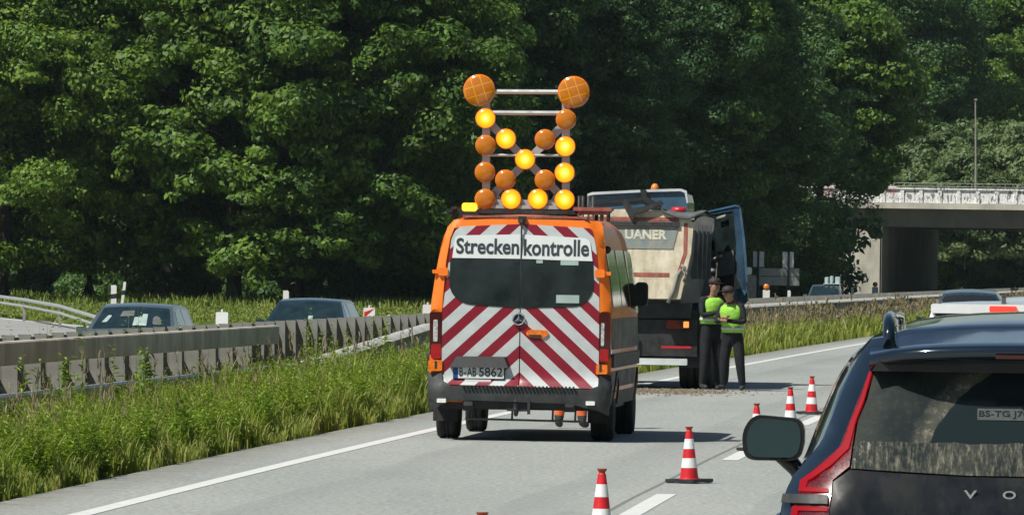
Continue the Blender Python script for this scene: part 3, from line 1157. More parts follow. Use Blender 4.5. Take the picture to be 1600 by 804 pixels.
for (px, D, kd, sc, dt, rz, lb) in front:
    x = px_at(px, D)
    tree('broadleaf_tree', kd, x, D, gzz(x, D) - .05, rz, sc, lb, 'trees along the wood edge', dt)
rng = random.Random(21)
n_back = 0
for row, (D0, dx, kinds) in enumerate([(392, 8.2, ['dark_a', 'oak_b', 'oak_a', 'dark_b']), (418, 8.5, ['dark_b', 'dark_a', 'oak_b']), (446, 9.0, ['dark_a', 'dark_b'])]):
    x = -34 - row * 3.5
    while True:
        y = D0 + max(0, x + 4) * 1.6 + rng.uniform(-5, 5)
        xm = XL(y) - 22
        if x > xm:
            break
        if x > 9 and y > 436:
            break
        tree('broadleaf_tree', rng.choice(kinds), x + rng.uniform(-1.2, 1.2), y, gzz(x, y) + row * .3, rng.uniform(0, 6.28), rng.uniform(.85, 1.1),
             'dark tree deep in the wood behind the front row', 'trees in the depth of the wood')
        x += dx * rng.uniform(.8, 1.15)
# trees beyond the bridge
for i, (px, D, kd, sc, lb) in enumerate([
    (1400, 560, 'dark_b', 1.0, 'tall dark tree rising behind the left end of the bridge'),
    (1475, 590, 'dark_a', 1.05, 'tall dark tree behind the lamp post on the bridge'),
    (1560, 575, 'oak_b', 1.05, 'tall tree at the upper right corner of the picture'),
    (1650, 600, 'dark_b', 1.1, 'tall dark tree beyond the right edge of the bridge view'),
]):
    tree('broadleaf_tree', kd, px_at(px, D), D, .6, i * 1.7 + .3, sc, lb, 'trees beyond the bridge')
for i in range(9):
    px = 1340 + i * 48
    D = 640 + (i % 3) * 9
    tree('broadleaf_tree', ['dark_a', 'dark_b', 'oak_b'][i % 3], px_at(px, D), D, 1.0, i * 2.1, 1.15,
         'tall dark tree in the rear row beyond the bridge', 'rear trees beyond the bridge')
for i, (px, D, sc, lb) in enumerate([
    (1418, 536, .80, 'small pale willow at the left behind the bridge parapet'),
    (1455, 540, 1.20, 'pale willow left of the lamp post, rising behind the parapet'),
    (1508, 532, 1.0, 'pale willow right behind the lamp post on the bridge'),
    (1558, 538, 1.25, 'broad pale willow behind the parapet near the right edge'),
    (1608, 534, 1.2, 'pale willow cut by the right edge of the picture'),
]):
    tree('willow_tree', 'willow', px_at(px, D), D, 2.6, i * 1.3, sc, lb, 'willows behind the bridge', cat='willow')
for i in range(9):
    px = 1478 + i * 17
    D = 538 + (i * 7) % 17
    tree('shrub', ['bush_green', 'bush_green', 'willow'][i % 3], px_at(px, D), D, .5 + .25 * (i % 3), i * .9, [.9, .9, .5][i % 3] + .12 * (i % 3),
         'green shrub on the bank seen under the bridge', 'shrubs under the bridge', cat='shrub')
for i in range(26):
    px = -20 + i * 51 + (i * 37) % 23
    D = 374 + (i * 53) % 29 + max(0, px - 750) * .07
    if px > 1262:
        continue
    tree('shrub', ['bush', 'bush_green', 'bush'][i % 3], px_at(px, D), D, -.1, i * .9, .62 + .16 * ((i * 7) % 4),
         'low shrub in the shade at the foot of the wood', 'shrubs at the foot of the wood', cat='shrub')

for i in range(30):
    px = -30 + i * 45 + (i * 29) % 31
    D = 404 + (i * 37) % 30 + max(0, px - 750) * .07
    if px > 1262:
        continue
    tree('shrub', ['bush', 'bush'][i % 2], px_at(px, D), D, -.1, i * 1.9, 1.5 + .2 * ((i * 5) % 4),
         'tall dark shrub between the trunks inside the wood', 'tall shrubs inside the wood', cat='shrub')

# unseen wood added behind and beside the road to darken reflections in the cars
rngn = np.random.default_rng(5)
cl = []
for i in range(420):
    x = rngn.uniform(-90, 110)
    cl.append((x, -70 - abs(x) * .15 + rngn.uniform(-3, 3), rngn.uniform(.5, 17), 2.6, 2.0))
for i in range(1500):
    y = rngn.uniform(-70, 760)
    cl.append((float(XL(y)) + 26 + rngn.uniform(0, 9), y, rngn.uniform(.3, 17), 2.6, 2.0))
V, Q = leaf_cloud(rngn, cl, 260000, .45)
tag(fastmesh('unseen_woodland', V, Q, 'leaf_dark'), 'unseen dark belt of trees added along the right of the road and behind the viewer', 'unseen_woodland', kind='stuff')

# bank under the bridge, far side
V, Q = [], []
for i in range(13):
    for j in range(9):
        y = 512 + i * 8
        x0_ = XL(y) - 15.6 - j * 1.2
        V.append((x0_, y, -.3 + j * .42 + .12 * math.sin(i * 1.7 + j)))
for i in range(12):
    for j in range(8):
        Q.append((i * 9 + j, (i + 1) * 9 + j, (i + 1) * 9 + j + 1, i * 9 + j + 1))
tag(fastmesh('bank', V, Q, 'earth', None, True), kind='structure')


# ------------------------------------------------------------------ grass
def blades(rng, x, y, z, h, w, lean=.35, face=.5):
    n = len(x)
    a = rng.uniform(0, 2 * np.pi, n)
    # turn blade width mostly across the view
    wa = rng.normal(0, face, n)
    wx, wy = np.cos(wa) * w / 2, np.sin(wa) * w / 2
    L = lean * h * rng.uniform(.2, 1.2, n)
    lx, ly = np.cos(a) * L, np.sin(a) * L
    lv = [(0, 1.0, 0.0), (.38, .9, .14), (.74, .62, .48), (1.0, .08, 1.0)]
    P = []
    for (t_, wd, bend) in lv:
        hz = z + h * t_ * (1 - .12 * bend * lean * 2)
        cx, cy = x + lx * bend, y + ly * bend
        P.append(np.stack([cx - wx * wd, cy - wy * wd, hz], 1))
        P.append(np.stack([cx + wx * wd, cy + wy * wd, hz], 1))
    V = np.stack(P, 1).reshape(-1, 3)
    b_ = (np.arange(n) * 8)[:, None]
    Q = np.concatenate([b_ + np.array([[0, 1, 3, 2]]), b_ + np.array([[2, 3, 5, 4]]), b_ + np.array([[4, 5, 7, 6]])], 1).reshape(-1, 4)
    return V, Q


def patchy(x, y, s1=.5, s2=.13, ph=0.):
    return .5 + .25 * np.sin(x * s1 * 6 + y * s2 * 5 + ph) * np.cos(y * s2 * 7 - x * s1 * 2 + ph * 2) + .25 * np.sin(y * s2 * 17 + x * 3 + ph)


rngn = np.random.default_rng(9)


def strip_pts(n, y0, y1, s0, s1, bias=1.0):
    y = rngn.uniform(y0, y1, n)
    u = rngn.random(n) ** bias
    s_ = s1 + (s0 - s1) * u
    return XL(y) + s_, y, s_


def zone(n, y0, y1, h0, h1, w, s0=-5.9, s1=-1.0, bias=1.5, edge=True, wob=.18):
    x, y, s_ = strip_pts(n, y0, y1, s0, s1, bias)
    e = np.sin(y * 1.7) * .12 + np.sin(y * .6 + 1) * .15
    k = s_ < (s1 - .05 + e * .6)
    x, y, s_ = x[k], y[k], s_[k]
    h = rngn.uniform(h0, h1, len(x)) * (.42 + 1.05 * patchy(x, y))
    if edge:
        h *= np.clip(.40 + (s1 - s_) * 1.9, .3, 1.0)
        h *= np.interp(s_, [-5.9, -3.8, -2.6], [.28, .42, 1.0]) if y1 < 90 else np.interp(s_, [-5.9, -3.6, -2.2], [.7, .8, 1.0])
    thin = rngn.random(len(x)) < (.30 + .9 * patchy(x, y, .5, .16, 2.1))
    x, y, h, s_ = x[thin], y[thin], h[thin], s_[thin]
    # not under the lorry and the van
    keep = ~((y > 119) & (y < 133) & (x > .2 + (y - 122) * .09) & (x < 3.4 + (y - 122) * .09))
    x, y, h = x[keep], y[keep], h[keep]
    return x, y, GZ(x, y), h, np.full(len(x), w) * rngn.uniform(.6, 1.4, len(x))


VV, QQ, off = [], [], 0
for args in [(64000, 54, 84, .18, .56, .015), (30000, 84, 100, .20, .60, .018), (34000, 100, 120, .24, .74, .020), (34000, 120, 210, .26, .62, .035), (22000, 210, 420, .3, .62, .07)]:
    x, y, z, h, w = zone(*args)
    V, Q = blades(rngn, x, y, z, h, w)
    VV.append(V); QQ.append(Q + off); off += len(V)
o = fastmesh('verge_grass', np.concatenate(VV), np.concatenate(QQ), 'grass_blade')
tag(o, 'long yellow-green grass growing between road edge and guard rail', 'grass', kind='stuff')

# seeding grasses: tan plumes on thin stalks
VV, QQ, off = [], [], 0
for (n, y0, y1, h0, h1, w, s0, s1) in [(800, 55, 84, .40, .78, .008, -5.6, -1.5), (260, 84, 125, .5, .86, .012, -5.6, -1.7), (2600, 125, 220, .45, .85, .018, -5.6, -1.6), (3600, 220, 420, .5, .85, .035, -5.6, -1.4)]:
    x, y, z, h, w = zone(n, y0, y1, h0, h1, w, s0, s1, 1.0, False)
    V, Q = blades(rngn, x, y, z, h, w * .45, .18)
    VV.append(V); QQ.append(Q + off); off += len(V)
    for k in range(5):
        ph = rngn.uniform(.0, .26, len(x))
        V, Q = blades(rngn, x + rngn.normal(0, .012, len(x)), y, z + h * (.70 + ph * .8), h * .16, w * 1.3, .5, 1.0)
        VV.append(V); QQ.append(Q + off); off += len(V)
o = fastmesh('seeding_grass', np.concatenate(VV), np.concatenate(QQ), 'seed_head')
tag(o, 'tan seed heads of tall grass standing over the verge', 'seed heads', kind='stuff')


# broad-leaved weeds
def weeds(n, y0, y1, h0, h1, s0, s1, lsz, nl=26):
    x, y, s_ = strip_pts(n, y0, y1, s0, s1, 1.6)
    keep = ~((y > 119) & (y < 133) & (x > .2 + (y - 122) * .09))
    x, y = x[keep], y[keep]
    m_ = patchy(x, y, .3, .09, 1.3)
    keep = rngn.random(len(x)) < np.clip(m_ * 1.5, .15, 1)
    x, y = x[keep], y[keep]
    n = len(x)
    h = rngn.uniform(h0, h1, n) * (.55 + .8 * patchy(x, y, .4, .13, .7))
    z = GZ(x, y)
    t_ = np.tile(np.linspace(.18, 1.0, nl), n)
    X, Y, Zb, Hh = (np.repeat(q, nl) for q in (x, y, z, h))
    a = rngn.uniform(0, 2 * np.pi, n * nl)
    L = lsz * (1.25 - .8 * t_) * rngn.uniform(.7, 1.3, n * nl)
    px_, py_, pz_ = X + rngn.normal(0, .015, n * nl), Y, Zb + Hh * t_
    up = rngn.uniform(.1, .9, n * nl)
    dx, dy, dz = np.cos(a) * L, np.sin(a) * L, up * L
    wx, wy = -np.sin(a) * L * .22, np.cos(a) * L * .22
    B = np.stack([px_, py_, pz_], 1)
    Mi = B + np.stack([dx * .5, dy * .5, dz * .55], 1)
    Wd = np.stack([wx, wy, np.zeros_like(wx)], 1)
    T = B + np.stack([dx, dy, dz * .6 - L * .1], 1)
    V = np.stack([B, Mi - Wd, T, Mi + Wd], 1).reshape(-1, 3)
    Q = np.arange(len(V)).reshape(-1, 4)
    Vs, Qs = blades(rngn, x, y, z, h, np.full(n, .012), .05)
    return V, Q, Vs, Qs


VV, QQ, off = [], [], 0
for args in [(2300, 54, 84, .28, .60, -3.0, -1.22, .11, 26), (1100, 84, 104, .34, .72, -3.2, -1.25, .12, 24), (1500, 104, 124, .36, .72, -3.6, -1.3, .13, 24), (70, 58, 84, .80, 1.12, -4.2, -2.4, .15, 30), (26, 104, 112, .9, 1.15, -3.8, -2.6, .15, 30), (240, 56, 104, .7, .98, -5.9, -4.9, .12, 20), (600, 118, 190, .35, .62, -5.8, -1.5, .13, 14), (110, 86, 114, .75, 1.15, -6.1, -4.9, .12, 22)]:
    V, Q, Vs, Qs = weeds(*args)
    VV += [V, Vs]; QQ += [Q + off, Qs + off + len(V)]; off += len(V) + len(Vs)
o = fastmesh('verge_weeds', np.concatenate(VV), np.concatenate(QQ), 'weed_leaf')
tag(o, 'leafy green weeds crowding the verge in front of the guard rail', 'weeds', kind='stuff')

# meadow beyond the far carriageway and around the slip road
VV, QQ, off = [], [], 0
n = 110000
y = rngn.uniform(200, 392, n)
s_ = rngn.uniform(-45, -14.6, n)
x = XL(y) + s_
slx = np.interp(y, [p[1] for p in SLA], [p[0] for p in SLA])
onslip = (x > slx - 9.2) & (x < slx + .9 + .5 * np.sin(y * .4))
k = ~onslip & (x > -36)
x, y = x[k], y[k]
tall = np.clip((y - 300) / 60, 0, 1)
h = rngn.uniform(.05, .14, len(x)) * (1 + 1.8 * tall) * (.7 + .6 * patchy(x, y, .1, .05))
V, Q = blades(rngn, x, y, GZ(x, y), h, rngn.uniform(.05, .11, len(x)), .4)
VV.append(V); QQ.append(Q + off); off += len(V)
# long grass and nettles right at the trees
n = 26000
x = rngn.uniform(-38, 30, n)
y = 345 + rngn.uniform(0, 26, n) + np.maximum(0, x) * 3.4
k = x < XL(y) - 17
x, y = x[k], y[k]
h = rngn.uniform(.30, .70, len(x)) * (.5 + .8 * patchy(x, y, .12, .07))
V, Q = blades(rngn, x, y, GZ(x, y), h, rngn.uniform(.05, .11, len(x)), .3)
VV.append(V); QQ.append(Q + off); off += len(V)
# bank under the bridge and the far verge beyond it
n = 12000
y = rngn.uniform(496, 600, n)
j = rngn.uniform(0, 9, n)
x = XL(y) - 15.6 - j * 1.2
V, Q = blades(rngn, x, y, -.35 + j * .42, rngn.uniform(.3, .7, n), rngn.uniform(.06, .14, n), .4)
VV.append(V); QQ.append(Q + off); off += len(V)
o = fastmesh('meadow_grass', np.concatenate(VV), np.concatenate(QQ), 'grass_field')
tag(o, 'sunlit yellowish meadow grass between the far carriageway and the wood', 'grass', kind='stuff')

# ------------------------------------------------------------------ summer air between here and the wood
m = bpy.data.materials.new('haze_air')
m.use_nodes = True
nt_ = m.node_tree
nt_.nodes.remove(nt_.nodes['Principled BSDF'])
pv_ = nt_.nodes.new('ShaderNodeVolumePrincipled')
pv_.inputs['Color'].default_value = (.70, .90, .95, 1)
pv_.inputs['Density'].default_value = .00005
pv_.inputs['Anisotropy'].default_value = .2
nt_.links.new(pv_.outputs[0], nt_.nodes['Material Output'].inputs['Volume'])
MATS['haze_air'] = m
hz_ = MB().box(-1200, 1500, -400, 2700, -3, 60).build('haze', 'haze_air')
tag(hz_, kind='stuff')


# ================================================================== OBJECTS
def ycap(zs, ysv, w_fn, r=.28, ry=.30):
    """rear (or front) face of a body: depth by height plus rounded corners"""
    def fn(x, z):
        w = w_fn(z)
        t_ = min(1.0, max(0.0, (abs(x) - (w - r)) / r))
        return float(np.interp(z, zs, ysv)) + ry * (1 - math.sqrt(max(0.0, 1 - .985 * t_ * t_)))
    return lambda x, z: (x, fn(x, z), z)


def wheel(parent, x, y, R, w, rim='steel_grey', double=False):
    mb = MB()
    s_ = 1 if x > 0 else -1
    mb.lathe([(R * .62, -w / 2), (R * .93, -w / 2), (R, -w / 2 + .03), (R, -w * .12), (R - .012, -w * .1), (R - .012, -w * .06), (R, -w * .04), (R, w * .04), (R - .012, w * .06), (R - .012, w * .1), (R, w * .12), (R, w / 2 - .03), (R * .93, w / 2), (R * .62, w / 2)], 40, 'x')
    t_ = mb.build('wheel', 'rubber', parent, True)
    t_.location = (x, y, R)
    mb = MB()
    mb.lathe([(0, -w * .2), (R * .62, -w * .2), (R * .64, w * .42), (R * .55, w * .42), (R * .5, w * .15), (R * .16, w * .2), (R * .14, w * .36), (0, w * .36)], 28, 'x')
    for k in range(5):
        a = k * 2 * math.pi / 5
        mb.tube([(w * .28, R * .12 * math.cos(a), R * .12 * math.sin(a)), (w * .36, R * .55 * math.cos(a), R * .55 * math.sin(a))], R * .07, 6)
    o = mb.build('rim', rim, t_, True)
    if s_ < 0:
        o.scale = (-1, 1, 1)
    return t_


# ------------------------------------------------------------------ traffic cones
def make_cone():
    r = empty('traffic_cone')
    mb = MB()
    b_ = .165
    mb.prism_z(rpoly([(-b_, -b_), (b_, -b_), (b_, b_), (-b_, b_)], .04, 3), .006, .035, 0)
    for sx in (-1, 1):
        for sy in (-1, 1):
            mb.box(sx * .12 - .025, sx * .12 + .025, sy * .12 - .025, sy * .12 + .025, 0, .008)
    mb.build('base', 'black_plastic', r)
    prof = [(.095, .03), (.090, .045), (.083, .045), (.0725, .135), (.0735, .135), (.0615, .222), (.0605, .222), (.0505, .305), (.0515, .305), (.0395, .395), (.0385, .395), (.029, .465), (.025, .470)]
    mis = [0, 0, 0, 0, 1, 1, 0, 0, 1, 1, 0, 0]
    o = MB().lathe(prof, 32, 'z', mi=0, mis=mis).build('body', ['cone_red', 'cone_white'], r)
    autosmooth(o, 30)
    o = MB().lathe([(.025, .468), (.022, .476), (.036, .50), (.036, .505), (.016, .503)], 16, 'z').build('grip', 'cone_grip', r)
    return r


cone0 = make_cone()
cones = [(-.15, 44.6, 'striped cone with only its grip showing at the bottom picture edge'),
         (.66, 54.5, 'nearest striped cone, cut off by the bottom edge of the picture'),
         (1.625, 69.2, 'striped cone standing whole on its dark base between van and mirror'),
         (2.62, 81.5, 'striped cone whose lower half hides behind the car mirror'),
         (3.40, 93.0, 'striped cone just right of the car mirror top'),
         (4.03, 102.6, 'farthest striped cone, beside the rear pillar of the black car')]
for i, (x, y, lb) in enumerate(cones):
    o = cone0 if i == 0 else copy_tree(cone0)
    o.location = (x, y, .004)
    o.rotation_euler = (random.uniform(-.012, .012), random.uniform(-.012, .012), .3 + i * 1.1)
    tag(o, lb, 'traffic cone', 'red and white cones along the lane line')

# ------------------------------------------------------------------ the black SUV in front on the right
SU = empty('suv', (at(1641, 560, 28).x, 28.0, 0), -.070, 'glossy black SUV with a dusty rear window in the right foreground', 'car')


def wA(z):
    return float(np.interp(z, [.2, .45, .75, 1.0, 1.10, 1.18, 1.22, 1.305, 1.39, 1.47, 1.55, 1.62, 1.70, 1.74], [.93, .97, .995, .99, .975, .945, .91, .84, .808, .777, .748, .714, .655, .60]))


def wB(z):
    return float(np.interp(z, [.2, .45, .75, 1.0, 1.10, 1.16, 1.22, 1.39, 1.55, 1.66, 1.72, 1.76, 1.775], [.93, .97, 1.0, .99, .97, .945, .925, .865, .80, .725, .65, .50, .40]))


zb_ = [.2, .45, .62, .70, 1.0, 1.10, 1.17, 1.30, 1.57, 1.66, 1.74]
yb_ = [.06, -.08, -.06, .0, -.01, .02, .06, .12, .27, .30, .34]
capS = ycap(zb_, yb_, wA, .24, .21)


def roofz(y):
    return float(np.interp(y, [0, .3, .6, 1.5, 2.3, 2.9, 3.1, 3.7, 3.85, 4.6, 4.85, 4.95], [1.69, 1.71, 1.735, 1.772, 1.775, 1.73, 1.66, 1.20, 1.12, .98, .86, .6]))


# body sides and roof, as one lofted shell
zl = [.22, .32, .45, .60, .75, .90, 1.02, 1.10, 1.15]
fr = [.06, .2, .4, .6, .75, .86, .93, .975, .995, 1.0]
ysS = [0, .1, .25, .45, .7, 1.0, 1.4, 1.8, 2.2, 2.6, 2.9, 3.1, 3.4, 3.7, 3.85, 4.2, 4.6, 4.85, 4.95]


def suv_ring(i, y):
    pts = []
    RZ = roofz(y)
    m_ = min(1, max(0, (y - .1) / 1.1))
    m_ = m_ * m_ * (3 - 2 * m_)
    nose = 1 - .16 * max(0, (y - 3.9) / 1.05) ** 2
    for z in zl:
        zz = z if RZ > 1.2 else min(z, .2 + (z - .2) * (RZ - .2) / 1.0)
        x = (wA(z) * (1 - m_) + wB(z) * m_) * nose
        pts.append((x, zz))
    for f_ in fr:
        if RZ > 1.2:
            zz = 1.15 + (RZ - 1.15) * f_
            zq = 1.15 + (1.74 - 1.15) * f_
            zr = 1.15 + (1.775 - 1.15) * f_
            x = wA(zq) * (1 - m_) + wB(zr) * m_
        else:
            zz = min(1.15, RZ) if RZ > 1.15 else RZ
            zz = zz + .02 * f_
            x = .94 * nose * (1 - .5 * f_)
        pts.append((x, zz))
    last = pts[-1]
    for k in (.66, .33, 0.0):
        pts.append((last[0] * k, last[1] + .018 * (1 - k * k)))
    return pts


V, Fc = [], []
rings = []
for i, y in enumerate(ysS):
    pr = suv_ring(i, y)
    full = [(-p[0], p[1]) for p in pr] + [p for p in pr[-2::-1]]
    ring = []
    for (x, z) in full:
        y0_ = capS(min(abs(x), wA(z) - 1e-4) if z < 1.74 else 0, z)[1] if True else 0
        y0_ = float(np.interp(z, zb_, yb_)) + .185
        yy = y0_ if i == 0 else max(y, y0_ + .02 * i)
        if z > 1.15 and i > 0 and y < .6:
            yy = max(y, y0_ + .02 * i)
        V.append((x, yy, z))
    rings.append(len(full))
nr = rings[0]
for i in range(len(ysS) - 1):
    for k in range(nr - 1):
        Fc.append((i * nr + k, i * nr + k + 1, (i + 1) * nr + k + 1, (i + 1) * nr + k))
Fc.append(tuple(range((len(ysS) - 1) * nr, len(ysS) * nr)))
me = bpy.data.meshes.new('body')
me.from_pydata(V, [], Fc)
o = link('body', me, ['volvo_paint'], SU, True)
autosmooth(o, 40)
# underside so that nothing shows through
MB().box(-.9, .9, .3, 4.7, .25, .5).build('underbody', 'black_plastic', SU)

# rear panels
def sym(poly):
    return [(-x, z) for x, z in poly][::-1]


glassL = [(-.644, 1.578), (-.668, 1.47), (-.70, 1.39), (-.716, 1.275), (-.722, 1.218)]
gl = [(0, 1.198)] + [(-.3, 1.199), (-.50, 1.208)] + glassL[::-1] + [(-.3, 1.595), (0, 1.60)]
gl = gl + [(-x, z) for x, z in gl[::-1][1:-1]]
patch('rear_window', gl, capS, 'dirty_glass', SU, .004, .03, .06)
# tail lamps
lampR = [(-.649, 1.575), (-.672, 1.47), (-.704, 1.39), (-.720, 1.275), (-.727, 1.222), (-.786, 1.172), (-.797, 1.06), (-.80, .90), (-.83, .82)]
lampL = [(-.93, .86), (-.945, .95), (-.930, 1.055), (-.888, 1.18), (-.828, 1.232), (-.765, 1.288), (-.726, 1.392), (-.690, 1.49), (-.660, 1.572)]
for sgn in (-1, 1):
    pl = lampR + lampL
    if sgn > 0:
        pl = sym(pl)
    lo = patch('tail_lamp', pl, capS, 'lamp_red_mid', SU, .010, .03, .05)
    led = [(-.660, 1.56), (-.688, 1.46), (-.719, 1.39), (-.750, 1.293), (-.806, 1.238), (-.868, 1.188), (-.900, 1.165), (-.905, 1.125), (-.80, 1.125), (-.80, 1.138), (-.880, 1.140), (-.872, 1.165), (-.855, 1.176), (-.79, 1.222), (-.728, 1.283), (-.704, 1.385), (-.676, 1.46), (-.650, 1.56)]
    patch('light_strip', led if sgn < 0 else sym(led), capS, 'led_red', lo, .016, .01, .05)
    led = [(-.80, 1.075), (-.925, 1.075), (-.94, .96), (-.93, .90), (-.912, .90), (-.918, .96), (-.905, 1.060), (-.80, 1.060)]
    patch('light_strip', led if sgn < 0 else sym(led), capS, 'led_red', lo, .016, .01, .05)
    bar = [(-.958, 1.112), (-.80, 1.112), (-.80, 1.085), (-.962, 1.085)]
    patch('chrome_strip', bar if sgn < 0 else sym(bar), capS, 'grey_plastic', lo, .02, .01, .05)
    # outer quarter
    q = [(-.958, .74), (-.99, .95), (-.972, 1.10), (-.94, 1.185), (-.908, 1.222), (-.838, 1.31), (-.806, 1.39), (-.775, 1.47), (-.745, 1.55), (-.712, 1.62), (-.66, 1.69), (-.60, 1.70), (-.655, 1.578)] + [(p[0], p[1]) for p in lampL[::-1]] + [(-.85, .74)]
    q = [(min(-.0, x), z) for x, z in q]
    patch('quarter_panel', q if sgn < 0 else sym(q), capS, 'volvo_paint', SU, .001, .03, .05)
# tailgate
tg = [(-.72, .60), (-.795, .80), (-.795, 1.06), (-.784, 1.168), (-.725, 1.212), (-.5, 1.200), (-.3, 1.193), (0, 1.191)]
tg = tg + [(-x, z) for x, z in tg[::-1][1:]]
tgo = patch('tailgate', tg, capS, 'volvo_black', SU, .006, .04, .06)
# ledge under the window
lg = [(-.70, 1.150), (-.70, 1.166), (0, 1.176), (.70, 1.166), (.70, 1.150)]
bp_ = [(-.97, .30), (-.98, .60), (-.955, .735), (-.85, .735), (-.79, .60), (-.72, .595), (.72, .595), (.79, .60), (.85, .735), (.955, .735), (.98, .60), (.97, .30)]
patch('bumper', bp_, capS, 'volvo_black', SU, .012, .05, .08)
for i, ch in enumerate('VOLVO'):
    xc = -.284 + i * .142
    text('badge_letter', ch, 'chrome', tgo, xc - .024, xc + .024, 1.118, 1.148, capS(xc, 1.13)[1] - .008, .018, .006)
# roof spoiler
mb = MB()
sp_o = []
nS = 17
V, Q = [], []
for i in range(nS):
    x = -.665 + 1.33 * i / (nS - 1)
    e = abs(x) / .665
    crown = .022 * (1 - e * e)
    yr = .10 + .16 * e ** 6
    zt = 1.650 + crown - .02 * e ** 6
    V += [(x, yr + .22, zt - .082), (x, yr + .03, zt - .045), (x, yr, zt - .03), (x, yr, zt - .004), (x, yr + .03, zt + .006), (x, .62, 1.722 + crown - .03 * e ** 4), (x, .62, 1.60)]
for i in range(nS - 1):
    for k in range(7):
        Q.append((i * 7 + k, i * 7 + (k + 1) % 7, (i + 1) * 7 + (k + 1) % 7, (i + 1) * 7 + k))
o = fastmesh('roof_spoiler', V, Q, 'volvo_paint', SU, True)
mb = MB()
mb.prism([(-.655, 1.575), (.655, 1.575), (.62, 1.625), (-.62, 1.625)], .215, .5)
mb.build('spoiler_lip', 'black_plastic', SU)
patch('high_brake_lamp', rpoly([(-.2, 1.628), (.2, 1.628), (.2, 1.642), (-.2, 1.642)], .004), lambda x, z: (x, .09, z), 'lamp_red_dark', SU, .0, .01, .1)
# roof rails
for sx in (-1, 1):
    mb = MB()
    P = [(sx * .60, .50, 1.66), (sx * .60, .55, 1.735), (sx * .605, .72, 1.765), (sx * .61, 1.4, 1.775), (sx * .61, 2.2, 1.775), (sx * .60, 2.55, 1.765), (sx * .60, 2.7, 1.72)]
    mb.tube(P, [.02, .023, .021, .018, .018, .02, .018], 10)
    mb.build('roof_rail', 'volvo_paint', SU, True)
# side glass
def sideS(sgn):
    def fn(y, z):
        m_ = min(1, max(0, (y - .1) / 1.1))
        m_ = m_ * m_ * (3 - 2 * m_)
        RZ = roofz(y)
        f_ = (z - 1.15) / (RZ - 1.15) if RZ > 1.2 else .5
        x = wA(1.15 + .59 * f_) * (1 - m_) + wB(1.15 + .625 * f_) * m_
        return (sgn * x, y, z)
    return fn


for sgn in (-1, 1):
    patch('side_window', rpoly([(.62, 1.24), (1.15, 1.20), (1.2, 1.60), (.92, 1.58)], .04), sideS(sgn), 'glass_dark', SU, .006, .01, .12, (sgn, 0, 0))
    patch('side_window', rpoly([(1.25, 1.20), (2.1, 1.19), (2.1, 1.64), (1.3, 1.61)], .03), sideS(sgn), 'glass_dark', SU, .006, .01, .12, (sgn, 0, 0))
    patch('side_window', rpoly([(2.18, 1.19), (3.25, 1.18), (2.85, 1.58), (2.18, 1.64)], .03), sideS(sgn), 'glass_dark', SU, .006, .01, .12, (sgn, 0, 0))
    wheel(SU, sgn * .84, .95, .37, .25)
    wheel(SU, sgn * .84, 3.93, .37, .25)
    # door mirror
    mb = MB()
    pr = rpoly([(-.125, -.095), (.105, -.095), (.125, .0), (.11, .075), (-.09, .09), (-.135, .02)], [.05, .05, .05, .05, .06, .06], 5)
    P2 = [(x * .78, z * .78) for x, z in pr]
    n = len(pr)
    vs = [(x, 0, z) for x, z in pr] + [(x * 1.01, .06, z * 1.01) for x, z in pr] + [(x * .95, .13, z * .92) for x, z in pr] + [(x * .6, .19, z * .55) for x, z in pr]
    fs = []
    for k in range(3):
        for i in range(n):
            fs.append((k * n + i, k * n + (i + 1) % n, (k + 1) * n + (i + 1) % n, (k + 1) * n + i))
    fs.append(tuple(range(3 * n, 4 * n)))
    fs.append(tuple(range(n)))
    mb.add(vs, fs, 0)
    mo = mb.build('door_mirror', 'volvo_black', SU)
    autosmooth(mo, 35)
    mo.location = (sgn * 1.107, 3.02, 1.265)
    mo.scale = (-sgn, 1, 1)
    mb = MB()
    mb.prism([(x * .86, z * .86) for x, z in pr], -.006, .01)
    g = mb.build('mirror_glass', 'mirror', mo)
    mb = MB()
    mb.prism_x([(.0, -.01), (.10, -.01), (.10, -.09), (.0, -.09)], -.02, .05)
    mb.tube([(.03, .09, -.07), (.085, .10, -.13), (.13, .14, -.21)], [.04, .034, .036], 8)
    mb.build('mirror_arm', 'volvo_black', mo, True)
# door handle bulge seen below the mirror
for sgn in (-1, 1):
    mb = MB()
    mb.tube([(sgn * 1.0, 1.55, .985), (sgn * 1.035, 1.60, .985), (sgn * 1.035, 1.78, .985), (sgn * 1.0, 1.83, .985)], .018, 8)
    mb.build('door_handle', 'chrome', SU, True)
# windscreen
mb = MB()
mb.add([(-.78, 3.68, 1.21), (.78, 3.68, 1.21), (.62, 2.98, 1.72), (-.62, 2.98, 1.72)], [(0, 1, 2, 3)], 0)
mb.build('windscreen', 'glass_dark', SU)
# number plate mirrored in the rear glass: a thin panel laid on the glass stands in for the reflection
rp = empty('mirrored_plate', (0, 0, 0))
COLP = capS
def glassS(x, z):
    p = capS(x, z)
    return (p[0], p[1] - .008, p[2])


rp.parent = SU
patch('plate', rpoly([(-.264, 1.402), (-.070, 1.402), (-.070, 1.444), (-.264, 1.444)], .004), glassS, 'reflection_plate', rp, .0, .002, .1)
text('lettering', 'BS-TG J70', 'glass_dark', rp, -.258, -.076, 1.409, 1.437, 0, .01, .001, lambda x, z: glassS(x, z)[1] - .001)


# ------------------------------------------------------------------ orange highway van with light board
VD = 84.6
VN = empty('maintenance_van', (at(812, 560, VD).x, VD, 0), -.080, 'orange road patrol van with striped rear doors and an amber light board', 'van')
zsV = [.40, .60, .9, 1.2, 1.46, 1.75, 2.03, 2.25, 2.38, 2.45]
wsV = [.97, 1.0, 1.005, 1.005, 1.0, .965, .92, .875, .815, .74]


def wV(z):
    return float(np.interp(z, zsV, wsV))


